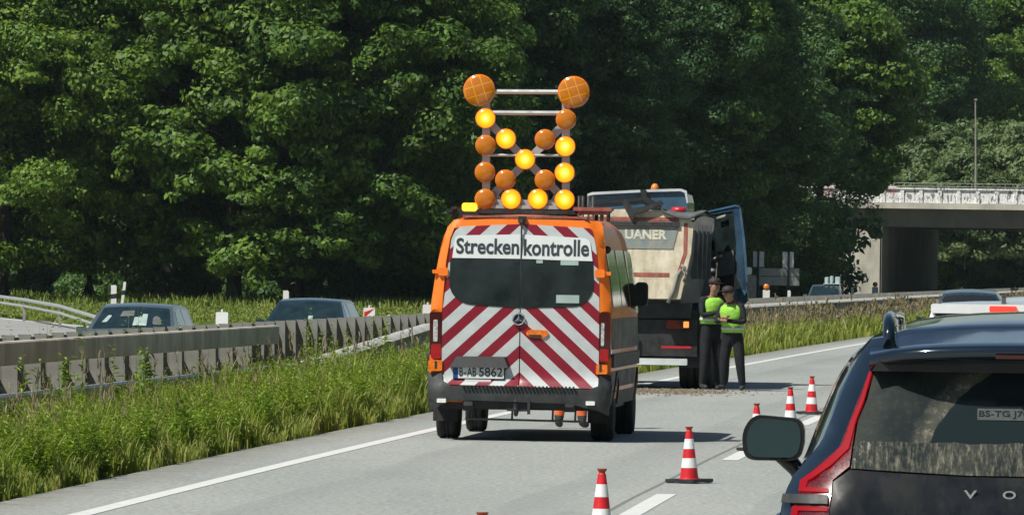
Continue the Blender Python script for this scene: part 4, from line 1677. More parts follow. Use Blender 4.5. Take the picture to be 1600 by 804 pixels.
capV = ycap([.3, .55, .62, .66, 1.2, 2.0, 2.45], [-.04, -.08, -.06, 0, 0, .03, .08], wV, .10, .10)
ysV = [.10, .4, 1.5, 3.0, 4.3, 4.75, 5.0, 5.45, 5.55, 5.75, 5.9]


def van_roof(y):
    return float(np.interp(y, [0, .4, 2, 4.0, 4.5, 4.75, 5.25, 5.5, 5.85, 5.95], [2.47, 2.50, 2.51, 2.50, 2.42, 2.22, 1.52, 1.28, 1.05, .8]))


V, Fc = [], []
zlv = [.42, .6, .9, 1.2, 1.46]
frv = [.12, .3, .5, .68, .82, .91, .965, .99, 1.0]
zrf = [1.46 + (2.45 - 1.46) * f_ for f_ in frv]
for i, y in enumerate(ysV):
    RZ = van_roof(y)
    nose = 1 - .13 * max(0, (y - 4.4) / 1.5) ** 1.6
    pr = []
    for z in zlv:
        pr.append((wV(z) * nose, z if RZ > 1.5 else .42 + (z - .42) * (RZ - .42) / 1.04 * .98))
    for f_, z in zip(frv, zrf):
        if RZ > 1.5:
            pr.append((wV(z) * nose, 1.46 + (RZ - .05 - 1.46) * f_))
        else:
            pr.append((.98 * nose * (1 - .35 * f_), RZ - .02 + .02 * f_))
    l = pr[-1]
    for k in (.85, .5, 0):
        pr.append((l[0] * k, l[1] + .05 * (1 - k * k) if RZ > 1.5 else l[1] + .02 * (1 - k * k)))
    full = [(-p[0], p[1]) for p in pr] + [p for p in pr[-2::-1]]
    nr = len(full)
    V += [(x, y + (.03 if z > 2.3 and i == 0 else 0), z) for x, z in full]
for i in range(len(ysV) - 1):
    for k in range(nr - 1):
        Fc.append((i * nr + k, i * nr + k + 1, (i + 1) * nr + k + 1, (i + 1) * nr + k))
Fc.append(tuple(range(nr)))
Fc.append(tuple(range((len(ysV) - 1) * nr, len(ysV) * nr)))
me = bpy.data.meshes.new('body')
me.from_pydata(V, [], Fc)
autosmooth(link('body', me, ['orange_paint'], VN, True), 35)


def vz(px, py):
    """local x, z of a point on the van's rear face"""
    s_ = F / VD
    h = 412 + ROLL * (px - 800)
    return ((px - 812) / s_, CAM_Z - (py - h) / s_)


# rear surround (orange frame)
fr_o = [vz(672, 487), vz(673, 470), vz(684, 400), vz(696, 355), vz(706, 344), vz(812, 340), vz(934, 346), vz(938, 353), vz(944, 400), vz(951, 470), vz(952, 489)]
fr_o = [(x, z) for x, z in fr_o]
fr_i = [vz(936, 489), vz(934, 430), vz(928, 385), vz(922, 360), vz(812, 352), vz(706, 356), vz(700, 372), vz(694, 410), vz(689, 487)]
patch('rear_frame', fr_o + fr_i, capV, 'orange_paint', VN, .012, .03, .06)
# rear doors (two leaves) with chevrons
dl = [vz(690, 600), vz(690, 487), vz(696, 430), vz(699, 400), vz(702, 372), vz(711, 354), vz(811, 350), (-.006, vz(812, 604)[1]), vz(706, 601)]
dl = rpoly(dl, [.08, .02, .02, .02, .04, .05, .0, .0, .08])
dr_ = [(.006, vz(812, 604)[1]), (.006, vz(812, 350)[1]), vz(921, 357), vz(928, 385), vz(934, 430), vz(936, 489), vz(936, 607), vz(922, 607)]
dr_ = rpoly(dr_, [0, 0, .05, .04, .02, .02, .10, .08])
doorL = patch('rear_door', dl, capV, 'chevron', VN, .020, .03, .08)
doorR = patch('rear_door', dr_, capV, 'chevron', VN, .020, .03, .08)
MB().box(-.008, .008, -.005, .01, .62, 2.4).build('door_gap', 'black_plastic', VN)
# windows
wl = rpoly([vz(700, 455), vz(701, 403), vz(811, 404), vz(811, 481), vz(722, 475)], [.10, .03, .0, .0, .12])
wr = rpoly([vz(813, 481), vz(813, 404), vz(925, 408), vz(927, 458), vz(908, 479)], [.0, .0, .03, .10, .12])
patch('rear_window', wl, capV, 'glass_tint', doorL, .028, .02, .08)
patch('rear_window', wr, capV, 'glass_tint', doorR, .028, .02, .08)
# banner
bl = rpoly([vz(704, 403), vz(708, 368), vz(811, 366.5), vz(811, 404.5)], [.0, .05, 0, 0])
brr = rpoly([vz(813, 404.5), vz(813, 366.5), vz(919, 373), vz(924, 408)], [0, 0, .07, 0])
ban1 = patch('banner', bl, capV, 'white_film', doorL, .034, .01, .08)
ban2 = patch('banner', brr, capV, 'white_film', doorR, .034, .01, .08)
a_, b_ = vz(710, 396), vz(808.5, 372.5)
text('lettering', 'Strecken', 'black_print', ban1, a_[0], b_[0], a_[1], b_[1], 0, .022, .004, lambda x, z: capV(x, z)[1] - .035)
a_, b_ = vz(816, 399), vz(918, 374.5)
text('lettering', 'kontrolle', 'black_print', ban2, a_[0], b_[0], a_[1], b_[1], 0, .022, .004, lambda x, z: capV(x, z)[1] - .035)
# pale things seen in the windows
for (x0, y0, x1, y1) in [(836, 406, 846, 411), (874, 407, 902, 414), (868, 461, 904, 473)]:
    a_, b_ = vz(x0, y1), vz(x1, y0)
    patch('window_sticker', [(a_[0], a_[1]), (b_[0], a_[1]), (b_[0], b_[1]), (a_[0], b_[1])], capV, 'screen_pale', doorR, .032, .004, .1)
# star badge
bx, bz = vz(810, 498)
mb = MB()
n = 32
ring = []
for k in range(n + 1):
    a = 2 * math.pi * k / n
    ring.append((bx + .062 * math.cos(a), -.045, bz + .062 * math.sin(a)))
mb.tube(ring, .009, 8, caps=False)
for k in range(3):
    a = R_(90 + 120 * k)
    c = Vector((bx, -.05, bz))
    d = Vector((math.cos(a), 0, math.sin(a)))
    p = Vector((-d.z, 0, d.x))
    mb.add([c + p * .013, c + d * .06, c - p * .013, c + Vector((0, -.012, 0))], [(0, 1, 3), (1, 2, 3), (0, 3, 2), (0, 2, 1)])
mb.build('star_badge', 'chrome', doorL)
MB().lathe([(0, -.035), (.055, -.035), (.06, -.02), (.06, 0)], 24, 'y', (bx, 0, bz)).build('badge_plate', 'black_plastic', doorL)
# handle
hx, hz = vz(839, 521)
mb = MB()
mb.prism(rpoly([(hx - .13, hz), (hx - .09, hz + .045), (hx + .11, hz + .04), (hx + .13, hz), (hx + .08, hz - .045), (hx - .08, hz - .04)], .03, 4), -.040, -.01)
mb.build('door_handle', 'turn_orange', doorR)
MB().prism(rpoly([(hx - .10, hz - .01), (hx + .05, hz - .01), (hx + .05, hz - .035), (hx - .07, hz - .035)], .01, 3), -.046, -.03).build('handle_recess', 'black_plastic', doorR)
# hinges
for (px, py) in [(690, 424), (936, 427)]:
    x, z = vz(px, py)
    sg = 1 if x > 0 else -1
    mb = MB()
    mb.box(x - .055, x + .055, -.05 + .03, .06, z - .045, z + .045, bev=.02)
    mb.box(x + (-.12 if sg < 0 else .0), x + (.0 if sg < 0 else .12), -.03 + .03, .06, z - .02, z + .02)
    mb.build('hinge', 'orange_paint', VN)
# tail lamps
for sg in (-1, 1):
    if sg < 0:
        A = [vz(671, 555), vz(670, 487), vz(690, 487), vz(689, 555)]
        B = [vz(673, 560), vz(673, 537), vz(689, 537), vz(689, 560)]
        C = [vz(669, 579), vz(669, 562), vz(691, 562), vz(691, 579)]
        Dd = [vz(676, 533), vz(676, 499), vz(683, 499), vz(683, 533)]
    else:
        A = [vz(937, 560), vz(937, 489), vz(953, 489), vz(955, 560)]
        B = [vz(937, 564), vz(937, 545), vz(951, 545), vz(951, 564)]
        C = [vz(932, 584), vz(932, 569), vz(950, 569), vz(950, 584)]
        Dd = [vz(939, 540), vz(939, 504), vz(944, 504), vz(944, 540)]
    cx = sum(p[0] for p in A) / 4
    mb = MB()
    w0, w1 = (-1.0, -.875) if sg < 0 else (.88, 1.0)
    mb.prism(rpoly(A, .02, 3), -.015, .18)
    lo = mb.build('tail_lamp', 'lamp_red_dark', VN)
    MB().prism(rpoly(B, .02, 3), -.022, .1).build('red_lens', 'lamp_red', lo)
    MB().prism(rpoly(Dd, .015, 3), -.022, .1).build('clear_lens', 'lamp_clear', lo)
    MB().prism(rpoly(C, .02, 3), -.045, .08).build('turn_lens', 'turn_orange', lo)
    MB().box(vz(681, 0)[0] - .012 if sg < 0 else vz(939, 0)[0] - .012, (vz(681, 0)[0] + .012 if sg < 0 else vz(939, 0)[0] + .012), -.05, -.04, C[0][1] + .03, C[0][1] + .11).build('lens_bar', 'black_plastic', lo)
# bumper
bo = [vz(672, 642), vz(668, 596), vz(672, 582), vz(690, 582), vz(692, 598), vz(706, 603), vz(812, 606), vz(922, 609), vz(936, 604), vz(938, 586), vz(955, 586), vz(957, 606), vz(952, 648), vz(936, 640), vz(890, 629), vz(740, 624), vz(700, 624), vz(690, 632)]
patch('bumper', bo, capV, 'grey_plastic', VN, .04, .10, .08)
mb = MB()
mb.box(-.95, .95, -.03, .14, .50, .575)
for i in range(30):
    mb.box(-.62 + i * .042, -.60 + i * .042, -.148, -.10, .592, .612)
mb.build('step_ribs', 'black_plastic', VN)
for (px, py) in [(692, 625), (925, 629)]:
    x, z = vz(px, py)
    MB().box(x - .05, x + .05, -.16, -.13 + .05, z - .022, z + .022, bev=.008).build('reflector', 'cone_white', VN)
# underbody, towing gear
mb = MB()
mb.box(-.88, .88, .25, 5.3, .34, .5)
mb.box(-.62, .62, .0, .12, .36, .46)
mb.box(-.62, -.5, -.03, .13, .33, .47)
mb.box(.5, .62, -.03, .13, .33, .47)
mb.tube([(-.5, .1, .42), (-.2, .1, .50), (0, .1, .50)], .03, 8)
mb.build('underbody', 'dark_metal', VN)
mb = MB()
mb.box(-.13, .10, -.06, .06, .33, .50)
mb.tube([(-.02, -.05, .35), (-.02, -.16, .30), (-.02, -.20, .36), (-.02, -.2, .42)], .025, 8)
mb.lathe([(0, -.03), (.03, 0), (0, .03)], 10, 'z', (-.02, -.2, .44))
mb.box(.10, .13, -.12, -.06, .30, .46)
mb.build('tow_bar', 'dark_metal', VN)
for sx in (-1, 1):
    x = sx * .56
    mb = MB()
    mb.box(x - .05, x + .05, -.06, -.03, .385, .435, bev=.018)
    mb.build('socket', 'steel_grey', VN)
mb = MB()
mb.tube([(-.62, .3, .235), (.66, .3, .22)], .014, 6)
for x in (-.55, -.1, .35, .6):
    mb.tube([(x, .3, .23), (x, .35, .36)], .012, 6)
mb.build('step_bar', 'steel_grey', VN)
for sx in (-1, 1):
    wheel(VN, sx * .86, 1.0, .345, .24)
    wheel(VN, sx * .86, 4.68, .345, .22)
    mb = MB()
    mb.box(sx * .86 - .14, sx * .86 + .14, .56, .575, .20, .56)
    mb.build('mud_flap', 'rubber', VN)
# sides
capSide = lambda sg: (lambda y, z: (sg * wV(z) * (1 - .13 * max(0, (y - 4.4) / 1.5) ** 1.6), y, z))
for sg in (-1, 1):
    O = (sg, 0, 0)
    patch('side_window', rpoly([(.35, 1.48), (1.75, 1.48), (1.75, 2.12), (.35, 2.12)], .08), capSide(sg), 'glass_dark', VN, .008, .01, .2, O)
    patch('side_window', rpoly([(1.85, 1.48), (3.25, 1.48), (3.25, 2.12), (1.85, 2.12)], .08), capSide(sg), 'glass_dark', VN, .008, .01, .2, O)
    patch('side_window', rpoly([(3.4, 1.46), (4.85, 1.40), (4.35, 2.1), (3.4, 2.12)], .08), capSide(sg), 'glass_dark', VN, .008, .01, .2, O)
    patch('side_band', [(.14, 1.02), (4.9, 1.02), (4.9, 1.36), (.14, 1.36)], capSide(sg), 'side_dark', VN, .006, .006, .25, O)
    patch('side_band', [(.14, .60), (4.2, .60), (4.2, .78), (.14, .78)], capSide(sg), 'side_dark', VN, .006, .006, .25, O)
    patch('side_moulding', rpoly([(.12, .82), (5.2, .82), (5.2, .97), (.12, .97)], .03), capSide(sg), 'grey_plastic', VN, .03, .03, .25, O)
    patch('sill', [(.08, .40), (.55, .40), (.62, .56), (1.38, .56), (1.45, .40), (4.2, .40), (4.25, .55), (.08, .55)], capSide(sg), 'grey_plastic', VN, .012, .02, .2, O)
    # wheel arch
    a = []
    for yc in (1.0, 4.68):
        pts = [(yc + .43 * math.cos(R_(q)), .345 + .43 * math.sin(R_(q))) for q in range(10, 171, 16)]
        pts2 = [(yc + .36 * math.cos(R_(q)), .345 + .36 * math.sin(R_(q))) for q in range(170, 9, -16)]
        patch('wheel_arch', pts + pts2, capSide(sg), 'black_plastic', VN, .02, .05, .15, O)
    # mirror
    mb = MB()
    mb.box(-.075, .075, 0, .12, -.14, .14, bev=.05)
    mo = mb.build('door_mirror', 'black_plastic', VN)
    mo.location = (sg * 1.05, 4.45, 1.62)
    MB().box(-.06, .06, -.012, -.002, -.12, .12, bev=.04).build('mirror_glass', 'glass_tint', mo)
    MB().tube([(0, .05, 0), (-sg * .08, .09, -.07), (-sg * .13, .1, -.1)], .03, 8).build('mirror_arm', 'black_plastic', mo, True)
# knob lamp high on the side corner
x, z = .86, 2.16
MB().lathe([(0, -.03), (.035, -.02), (.045, .02), (.03, .05), (0, .06)], 16, 'x', (.90, .5, 2.12)).build('work_lamp', 'black_plastic', VN, True)
MB().add([(-.85, 5.32, 1.5), (.85, 5.32, 1.5), (.74, 4.74, 2.28), (-.74, 4.74, 2.28)], [(0, 1, 2, 3)]).build('windscreen', 'glass_dark', VN)
# roof: rack, board, lamps
mb = MB()
for y in (.30, 1.2):
    mb.box(-.86, .86, y, y + .05, 2.51, 2.55)
for x in (-.80, .78):
    mb.box(x, x + .04, .2, 2.6, 2.54, 2.575)
    for y in (.35, 1.2, 2.3):
        mb.box(x, x + .04, y, y + .05, 2.44, 2.54)
mb.build('roof_rack', 'dark_metal', VN)
mb = MB()
mb.box(.55, .98, .18, .55, 2.545, 2.585, bev=.015)
mb.box(.6, .93, .2, .5, 2.505, 2.545)
mb.build('board_hinge', 'tipper_red', VN)
mb = MB()
mb.box(-.04, .04, .02, .09, 2.41, 2.475)
mb.tube([(0, .03, 2.44), (0, .02, 2.40)], .03, 10)
mb.build('rear_camera', 'black_plastic', VN)
mb = MB()
mb.box(-.66, .72, .06, .26, 2.455, 2.480)
mb.build('roof_edge_strip', 'tipper_red', VN)

BY = .34
s_ = F / (VD + BY)


def bz_(px, py):
    h = 412 + ROLL * (px - 800)
    return ((px - 812 - (412 - py) * ROLL - 4) / s_ , CAM_Z - (py - h) / s_)


mb = MB()
A = {k: bz_(*k) for k in [(757, 150), (757, 328), (882, 155), (882, 328), (757, 185), (883, 187), (756, 311), (881, 312), (819, 249)]}


def bar(p, q, w, th, y0):
    p, q = Vector((p[0], 0, p[1])), Vector((q[0], 0, q[1]))
    d = (q - p).normalized()
    n_ = Vector((-d.z, 0, d.x)) * w / 2
    vs = []
    for y in (y0, y0 + th):
        for v_ in (p + n_, q + n_, q - n_, p - n_):
            vs.append((v_.x, y, v_.z))
    mb.add(vs, [(0, 1, 2, 3), (7, 6, 5, 4), (0, 4, 5, 1), (1, 5, 6, 2), (2, 6, 7, 3), (3, 7, 4, 0)])


bar(bz_(757, 141), bz_(757, 329), .085, .05, BY + .03)
bar(bz_(882, 144), bz_(882, 329), .085, .05, BY + .03)
bar(bz_(757, 187), bz_(872, 304), .085, .045, BY + .081)
bar(bz_(883, 189), bz_(766, 304), .085, .045, BY + .128)
bar(bz_(766, 300), bz_(783, 329), .085, .045, BY + .128)
bar(bz_(872, 300), bz_(856, 329), .085, .045, BY + .081)
for (p, q) in [((747, 143), (895, 144)), ((757, 176), (883, 177)), ((757, 242), (882, 243))]:
    a_, b_ = bz_(*p), bz_(*q)
    mb.tube([(a_[0], BY + .01, a_[1]), (b_[0], BY + .01, b_[1])], .016 if p[1] > 200 else .026, 8)
mb.box(bz_(742, 0)[0], bz_(888, 0)[0], BY - .02, BY + .16, 2.56, 2.60)
mb.box(bz_(757, 0)[0], bz_(882, 0)[0], BY + .03, BY + .06, 2.60, 2.66)
for px in (757, 882):
    x = bz_(px, 0)[0]
    mb.tube([(x, BY + .08, 3.2), (x, BY + .75, 2.58)], .018, 8)
board = mb.build('light_board', 'galvanised_bright', VN)
lamps = [(747, 141, 25, 0), (895, 144, 25, 0), (757, 185, 16, 1), (883, 187, 16, 0), (757, 227, 16, 0), (789, 217, 16, 1), (850, 218, 16, 0), (882, 229, 16, 1), (819, 249, 16, 1), (756, 269, 16, 0), (788, 281, 16, 0), (850, 281, 16, 0), (881, 270, 16, 1), (756, 311, 16, 0), (797, 311, 16, 1), (839, 311, 16, 1), (881, 312, 16, 1)]


def lamp_mesh(r, lit):
    mb = MB()
    mb.lathe([(0, .03), (r * .55, .03), (r * .85, 0), (r, -.03), (r, -.055), (r * .95, -.06)], 32, 'y', mi=0)
    mb.lathe([(r * .95, -.058), (r * .9, -.066), (r * .7, -.078), (r * .4, -.086), (0, -.09)], 32, 'y', mi=1)
    me = bpy.data.meshes.new('lamp')
    me.from_pydata([tuple(p) for p in mb.v], [], mb.f)
    me.polygons.foreach_set('material_index', mb.m)
    me.polygons.foreach_set('use_smooth', [True] * len(me.polygons))
    me.materials.append(MATS['turn_orange'])
    me.materials.append(MATS['amber_lit' if lit else 'amber_lens'])
    return me


_lm = {}
for (px, py, r, lit) in lamps:
    k = (r, lit)
    if k not in _lm:
        _lm[k] = lamp_mesh(r / s_ * (1.0), lit)
    o = bpy.data.objects.new('lamp', _lm[k])
    COL.objects.link(o)
    o.parent = board
    x, z = bz_(px, py)
    o.location = (x, BY + .02, z)
    o.pass_index = 1 if r > 20 else 0
    tag(o, 'large round amber lamp, unlit' if r > 20 else ('glowing round amber lamp' if lit else 'unlit round amber lamp'))
# beacon
x, z = bz_(732, 323)
mb = MB()
mb.box(x - .085, x + .085, BY - .05, BY + .1, z - .05, z + .045, bev=.03)
mb.build('beacon', 'amber_beacon', VN)
MB().box(x - .10, x + .10, BY - .06, BY + .11, z - .09, z - .05).build('beacon_base', 'black_plastic', VN)
mb = MB()
for px in (897, 903, 912, 919):
    xx = bz_(px, 0)[0]
    mb.tube([(xx, 1.4, 2.45), (xx, 1.4, 2.72)], .016, 6)
mb.build('rack_stake', 'steel_grey', VN)
# number plate
a_, b_ = vz(710, 590), vz(788, 571)
mb = MB()
pz0, pz1 = a_[1], b_[1]
MB().box(a_[0] - .01, b_[0] + .01, -.05, -.02, pz0 - .012, pz1 + .012).build('plate_frame', 'black_plastic', doorL)
np_ = MB().box(a_[0] + .045, b_[0], -.056, -.05, pz0, pz1).build('number_plate', 'plate_white', VN)
MB().box(a_[0], a_[0] + .043, -.056, -.05, pz0, pz1).build('plate_band', 'plate_blue', np_)
W_ = b_[0] - a_[0]
text('lettering', 'B', 'black_print', np_, a_[0] + .060, a_[0] + .100, pz0 + .022, pz1 - .022, -.057, .01, .003)
MB().lathe([(0, -.006), (.012, -.006), (.012, 0)], 12, 'y', (a_[0] + .122, -.056, (pz0 + pz1) / 2 - .018)).build('seal', 'steel_grey', np_)
text('lettering', 'AB', 'black_print', np_, a_[0] + .145, a_[0] + .245, pz0 + .022, pz1 - .022, -.057, .01, .003)
text('lettering', '5862', 'black_print', np_, a_[0] + .275, b_[0] - .014, pz0 + .022, pz1 - .022, -.057, .01, .003)
# plate hood
a_, b_ = vz(703, 573), vz(795, 557)
mb = MB()
mb.add([(a_[0], -.02, a_[1]), (b_[0], -.02, a_[1]), (b_[0] - .02, -.02, b_[1]), (a_[0] + .06, -.02, b_[1]),
        (a_[0], -.10, a_[1]), (b_[0], -.10, a_[1]), (b_[0] - .05, -.06, b_[1]), (a_[0] + .08, -.06, b_[1])],
       [(0, 1, 2, 3), (7, 6, 5, 4), (4, 5, 1, 0), (5, 6, 2, 1), (6, 7, 3, 2), (7, 4, 0, 3)])
mb.build('plate_hood', 'black_plastic', doorL)
a_, b_ = vz(727, 601), vz(768, 592)
st_ = MB().box(a_[0], b_[0], -.05, -.035, a_[1], b_[1]).build('phone_sticker', 'white_film', doorL)


# ------------------------------------------------------------------ damaged tipper lorry
TD = 122.0
TK = empty('tipper_lorry', (at(985, 560, TD).x, TD, 0), -.090, 'battered cream tipper lorry with torn blue cab and its right door hanging open', 'lorry')


def tz(px, py):
    s_ = F / TD
    return ((px - 985) / s_, CAM_Z - (py - 412 - ROLL * (px - 800)) / s_)


def cz(px, py):
    s_ = F / 128.2
    return ((px - 1028) / s_, CAM_Z - (py - 412 - ROLL * (px - 800)) / s_)


gate = [tz(1063, 471), tz(1078, 402), tz(1081, 356), tz(1072, 350), tz(1040, 338), tz(985, 335)]
gate = gate + [(-x, z) for x, z in gate[::-1][1:]]
mb = MB().prism(gate, 0, .10)
tg_ = mb.build('tailgate', 'tipper_cream', TK)
tg_.rotation_euler = (0, 0, 0)
LEAN = .30
tg_.matrix_basis = Matrix(((1, 0, 0, 0), (0, 1, LEAN, -LEAN * 1.3), (0, 0, 1, 0), (0, 0, 0, 1)))
# body of the tipper, ribs and all
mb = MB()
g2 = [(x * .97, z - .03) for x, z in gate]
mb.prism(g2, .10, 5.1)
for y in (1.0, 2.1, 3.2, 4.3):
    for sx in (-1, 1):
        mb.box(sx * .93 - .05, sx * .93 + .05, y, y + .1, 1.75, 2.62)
mb.build('tipper_body', 'tarp_and_shade_grey', TK)  # dark grey puts the shade of the side walls into the colour
mb = MB()
a_, b_ = tz(1059, 363), tz(1059, 356)
mb.box(-.76, .75, -.05, .0, a_[1], b_[1])
mb.build('cross_bar', 'dark_metal', tg_)
p4 = [tz(1050, 396), tz(1057, 365)]
mb = MB().prism([(-.62, p4[0][1]), (p4[0][0], p4[0][1]), (p4[1][0], p4[1][1] - .005), (-.70, p4[1][1] - .005)], -.012, 0)
mb.build('blue_panel', 'tipper_bluegrey', tg_)
x0, z0 = tz(974, 381)
x1, z1 = tz(1040, 367)
text('lettering', 'UANER', 'tipper_text', tg_, x0, x1, z0, z1, -.013, .045, .004)
mb = MB()
for sx in (-1, 1):
    P = [tz(1066, 357), tz(1072, 357), tz(1072, 402), tz(1060, 440), tz(1055, 438), tz(1066, 402)]
    P = [(sx * x, z) for x, z in P]
    if sx < 0:
        P = P[::-1]
    mb.prism(P, -.006, .0)
a_, b_ = tz(979, 437), tz(1045, 432)
mb.box(-.58, b_[0], -.007, 0, a_[1], b_[1])
a_, b_ = tz(979, 353), tz(1058, 348.5)
mb.box(-.74, b_[0], -.007, 0, a_[1], b_[1])
mb.build('red_stripe', 'tipper_red', tg_)
MB().tube([(.60, -.02, 1.32), (.68, -.04, 1.5), (.74, -.03, 1.75), (.80, -.02, 1.83)], .03, 8).build('gate_latch', 'galvanised', tg_, True)
MB().tube([(.80, -.05, 1.9), (.86, -.06, 1.86), (.88, -.05, 1.78), (.84, -.05, 1.66), (.88, -.05, 1.60)], .022, 6).build('gate_hose', 'galvanised', tg_, True)
MB().tube([(-.60, -.02, 1.32), (-.74, -.03, 1.75)], .03, 8).build('gate_latch', 'galvanised', tg_, True)
# chassis
mb = MB()
for sx in (-.42, .34):
    mb.box(sx, sx + .08, .2, 8.0, .78, 1.05)
mb.box(-.95, .95, .05, .25, 1.12, 1.36)
mb.box(-.5, .5, .5, 4.5, .55, .8)
mb.box(-1.05, 1.05, .12, .2, .52, 1.1)
mb.box(-1.1, 1.05, .2, .9, 1.05, 1.25)
mb.tube([(-.8, 1.0, .5), (.8, 1.0, .5)], .14, 12)
mb.tube([(-.8, 2.35, .5), (.8, 2.35, .5)], .14, 12)
mb.box(.78, 1.22, .25, .30, .34, 1.25)
mb.box(-1.22, -.78, .25, .30, .34, 1.25)
for sx in (-1, 1):
    mb.box(sx * 1.0 - .22, sx * 1.0 + .22, .3, 3.1, 1.08, 1.14)
mb.build('chassis', 'dark_metal', TK)
mb = MB()
a_, b_ = tz(992, 569), tz(1074, 563)
mb.box(-1.0, b_[0], -.02, .06, a_[1], b_[1] + .03, bev=.015)
mb.build('underrun_bar', 'truck_white_edge', TK)
MB().box(.02, .05, -.01, .02, .42, .95).build('drain_pipe', 'galvanised', TK)
for sx in (-1, 1):
    mb = MB()
    a_, b_ = tz(1041, 513), tz(1077, 500)
    mb.box(min(sx * a_[0], sx * b_[0]), max(sx * a_[0], sx * b_[0]), -.03, .05, a_[1], b_[1], bev=.015)
    tl = mb.build('tail_lamp', 'lamp_red_dark', TK)
    x = sx * tz(1073, 0)[0]
    MB().box(x - .055, x + .03, -.04, -.02, a_[1] + .02, b_[1] - .02, bev=.01).build('indicator_lens', 'tail_orange_lit' if sx > 0 else 'turn_orange', tl)
    xx = sorted([sx * tz(1033, 0)[0], sx * tz(1080, 0)[0]])
    MB().box(xx[0], xx[1], -.02, .03, tz(0, 518)[1] - .11, tz(0, 518)[1] - .075).build('red_strip', 'red_marker', tl)
    for y in (1.0, 2.35):
        for x in (.86, 1.12):
            wheel(TK, sx * x, y, .50, .25)
    wheel(TK, sx * 1.02, 6.2, .50, .30)
MB().box(-.12, -.06, -.01, .02, 1.0, 1.06).build('side_reflector', 'screen_pale', TK)

# cab: floor and lower walls, torn roof cap, slab of the right rear wall
mb = MB()
mb.prism_x([(5.45, .75), (7.45, .55), (7.55, 1.1), (7.45, 1.75), (5.45, 1.75)], -1.15, 1.0)
mb.prism_x([(5.40, 1.75), (7.4, 1.75), (7.3, 1.85), (5.40, 1.85)], -1.15, -.95)
mb.box(-1.15, -1.08, 5.45, 7.3, 1.75, 2.85)
mb.box(-1.15, .40, 5.40, 5.46, 1.75, 2.85)
cab = mb.build('cab', 'truck_blue', TK)
roof = [cz(920, 322), cz(920, 304), cz(928, 302), cz(1010, 298), cz(1066, 296.5), cz(1073, 300), cz(1076, 312), cz(1077, 338), cz(960, 345), cz(930, 335)]
mb = MB().prism(roof, 5.30, 5.55)
mb.prism([(x, z - .05) for x, z in roof], 5.55, 7.0)
rf = mb.build('roof_cap', 'truck_blue_light', cab)
edge = [cz(921, 307), cz(921, 303.5), cz(928, 301), cz(1010, 297), cz(1066, 295.6), cz(1075, 299), cz(1078, 318), cz(1075.5, 318), cz(1072, 302), cz(1065, 299.5), cz(1010, 301), cz(930, 305)]
mb = MB().prism(edge, 5.25, 5.32)
mb.build('roof_edge', 'truck_white_edge', rf)
mb = MB()
P = [cz(926, 315), cz(1008, 309), cz(1008, 314), cz(926, 321)]
mb.prism(P, 5.27, 5.30)
P = [cz(1003, 297), cz(1012, 297), cz(1014, 308), cz(1036, 322), cz(1032, 328), cz(1006, 313)]
mb.prism(P, 5.22, 5.30)
mb.box(*(cz(920, 0)[0], cz(930, 0)[0]), 5.24, 5.30, cz(0, 318)[1] - .15, cz(0, 303)[1] - .12)
mb.build('dark_seam', 'interior_dark', rf)
P = [tz(968, 326), tz(973, 321), tz(979, 325), tz(985, 336), tz(1010, 331), tz(1030, 323), tz(1034, 328), tz(1010, 339), tz(992, 344), tz(986, 354), tz(980, 348)]
MB().prism(P, -.10, -.05).build('torn_bracket', 'interior_dark', tg_)
mb = MB()
a_ = cz(1053, 329)
b_ = cz(1075, 329)
mb.tube([(a_[0], 5.15, a_[1]), (b_[0], 5.15, b_[1])], .052, 14)
mb.tube([(a_[0] - .12, 5.15, a_[1] - .05), (a_[0], 5.15, a_[1])], .02, 6)
mb.build('red_cylinder', 'red_marker', cab, True)
mb = MB()
x, z = cz(1024, 297)
mb.lathe([(.07, 0), (.07, .04), (.055, .09), (.03, .12), (0, .125)], 14, 'z', (x, 5.5, z - .02))
mb.build('beacon', 'amber_plain', cab, True)
# sagging grey flap (bent sheet)
V, Q = [], []
top = [tz(1026, 333), tz(1040, 333), tz(1058, 335), tz(1078, 335), tz(1094, 334), tz(1104, 338)]
bot = [tz(1030, 337), tz(1042, 344), tz(1058, 350), tz(1074, 352), tz(1088, 345), tz(1098, 341)]
for i in range(6):
    V += [(top[i][0], .35, top[i][1]), ((top[i][0] + bot[i][0]) / 2, .05, (top[i][1] + bot[i][1]) / 2 + .03), (bot[i][0], -.10, bot[i][1]), (bot[i][0], -.07, bot[i][1] - .01), (top[i][0], .38, top[i][1] - .03)]
for i in range(5):
    for k in range(5):
        Q.append((i * 5 + k, i * 5 + (k + 1) % 5, (i + 1) * 5 + (k + 1) % 5, (i + 1) * 5 + k))
fastmesh('torn_flap', V, Q, 'tarp_and_shade_grey', tg_, True)
mb = MB()
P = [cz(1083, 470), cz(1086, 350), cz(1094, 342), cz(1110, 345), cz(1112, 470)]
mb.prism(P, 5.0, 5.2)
mb.build('rear_slab', 'tarp_and_shade_grey', cab)
mb = MB()
P = [cz(1092, 366), cz(1093, 342), cz(1104, 338), cz(1120, 343), cz(1121, 355), cz(1117, 369)]
mb.prism(rpoly(P, .03, 3), 4.9, 5.25)
mb.build('headliner', 'interior_grey', cab)
mb = MB()
mb.tube([(*[cz(1090, 0)[0]], 4.98, cz(0, 360)[1] - .1), (cz(1087, 0)[0], 4.97, 1.9), (cz(1086, 0)[0], 4.98, 1.4)], .014, 6)
mb.build('loose_cable', 'truck_white_edge', cab)
# open door: frame, glass, trim
TDz = 5.1
fo = [cz(1096, 337), cz(1096, 333), cz(1155, 321), cz(1159, 326), cz(1165, 371), cz(1171, 442), cz(1171, 474), cz(1112, 474), cz(1112, 465), cz(1150, 458), cz(1150, 440), cz(1153, 380), cz(1147, 330)]


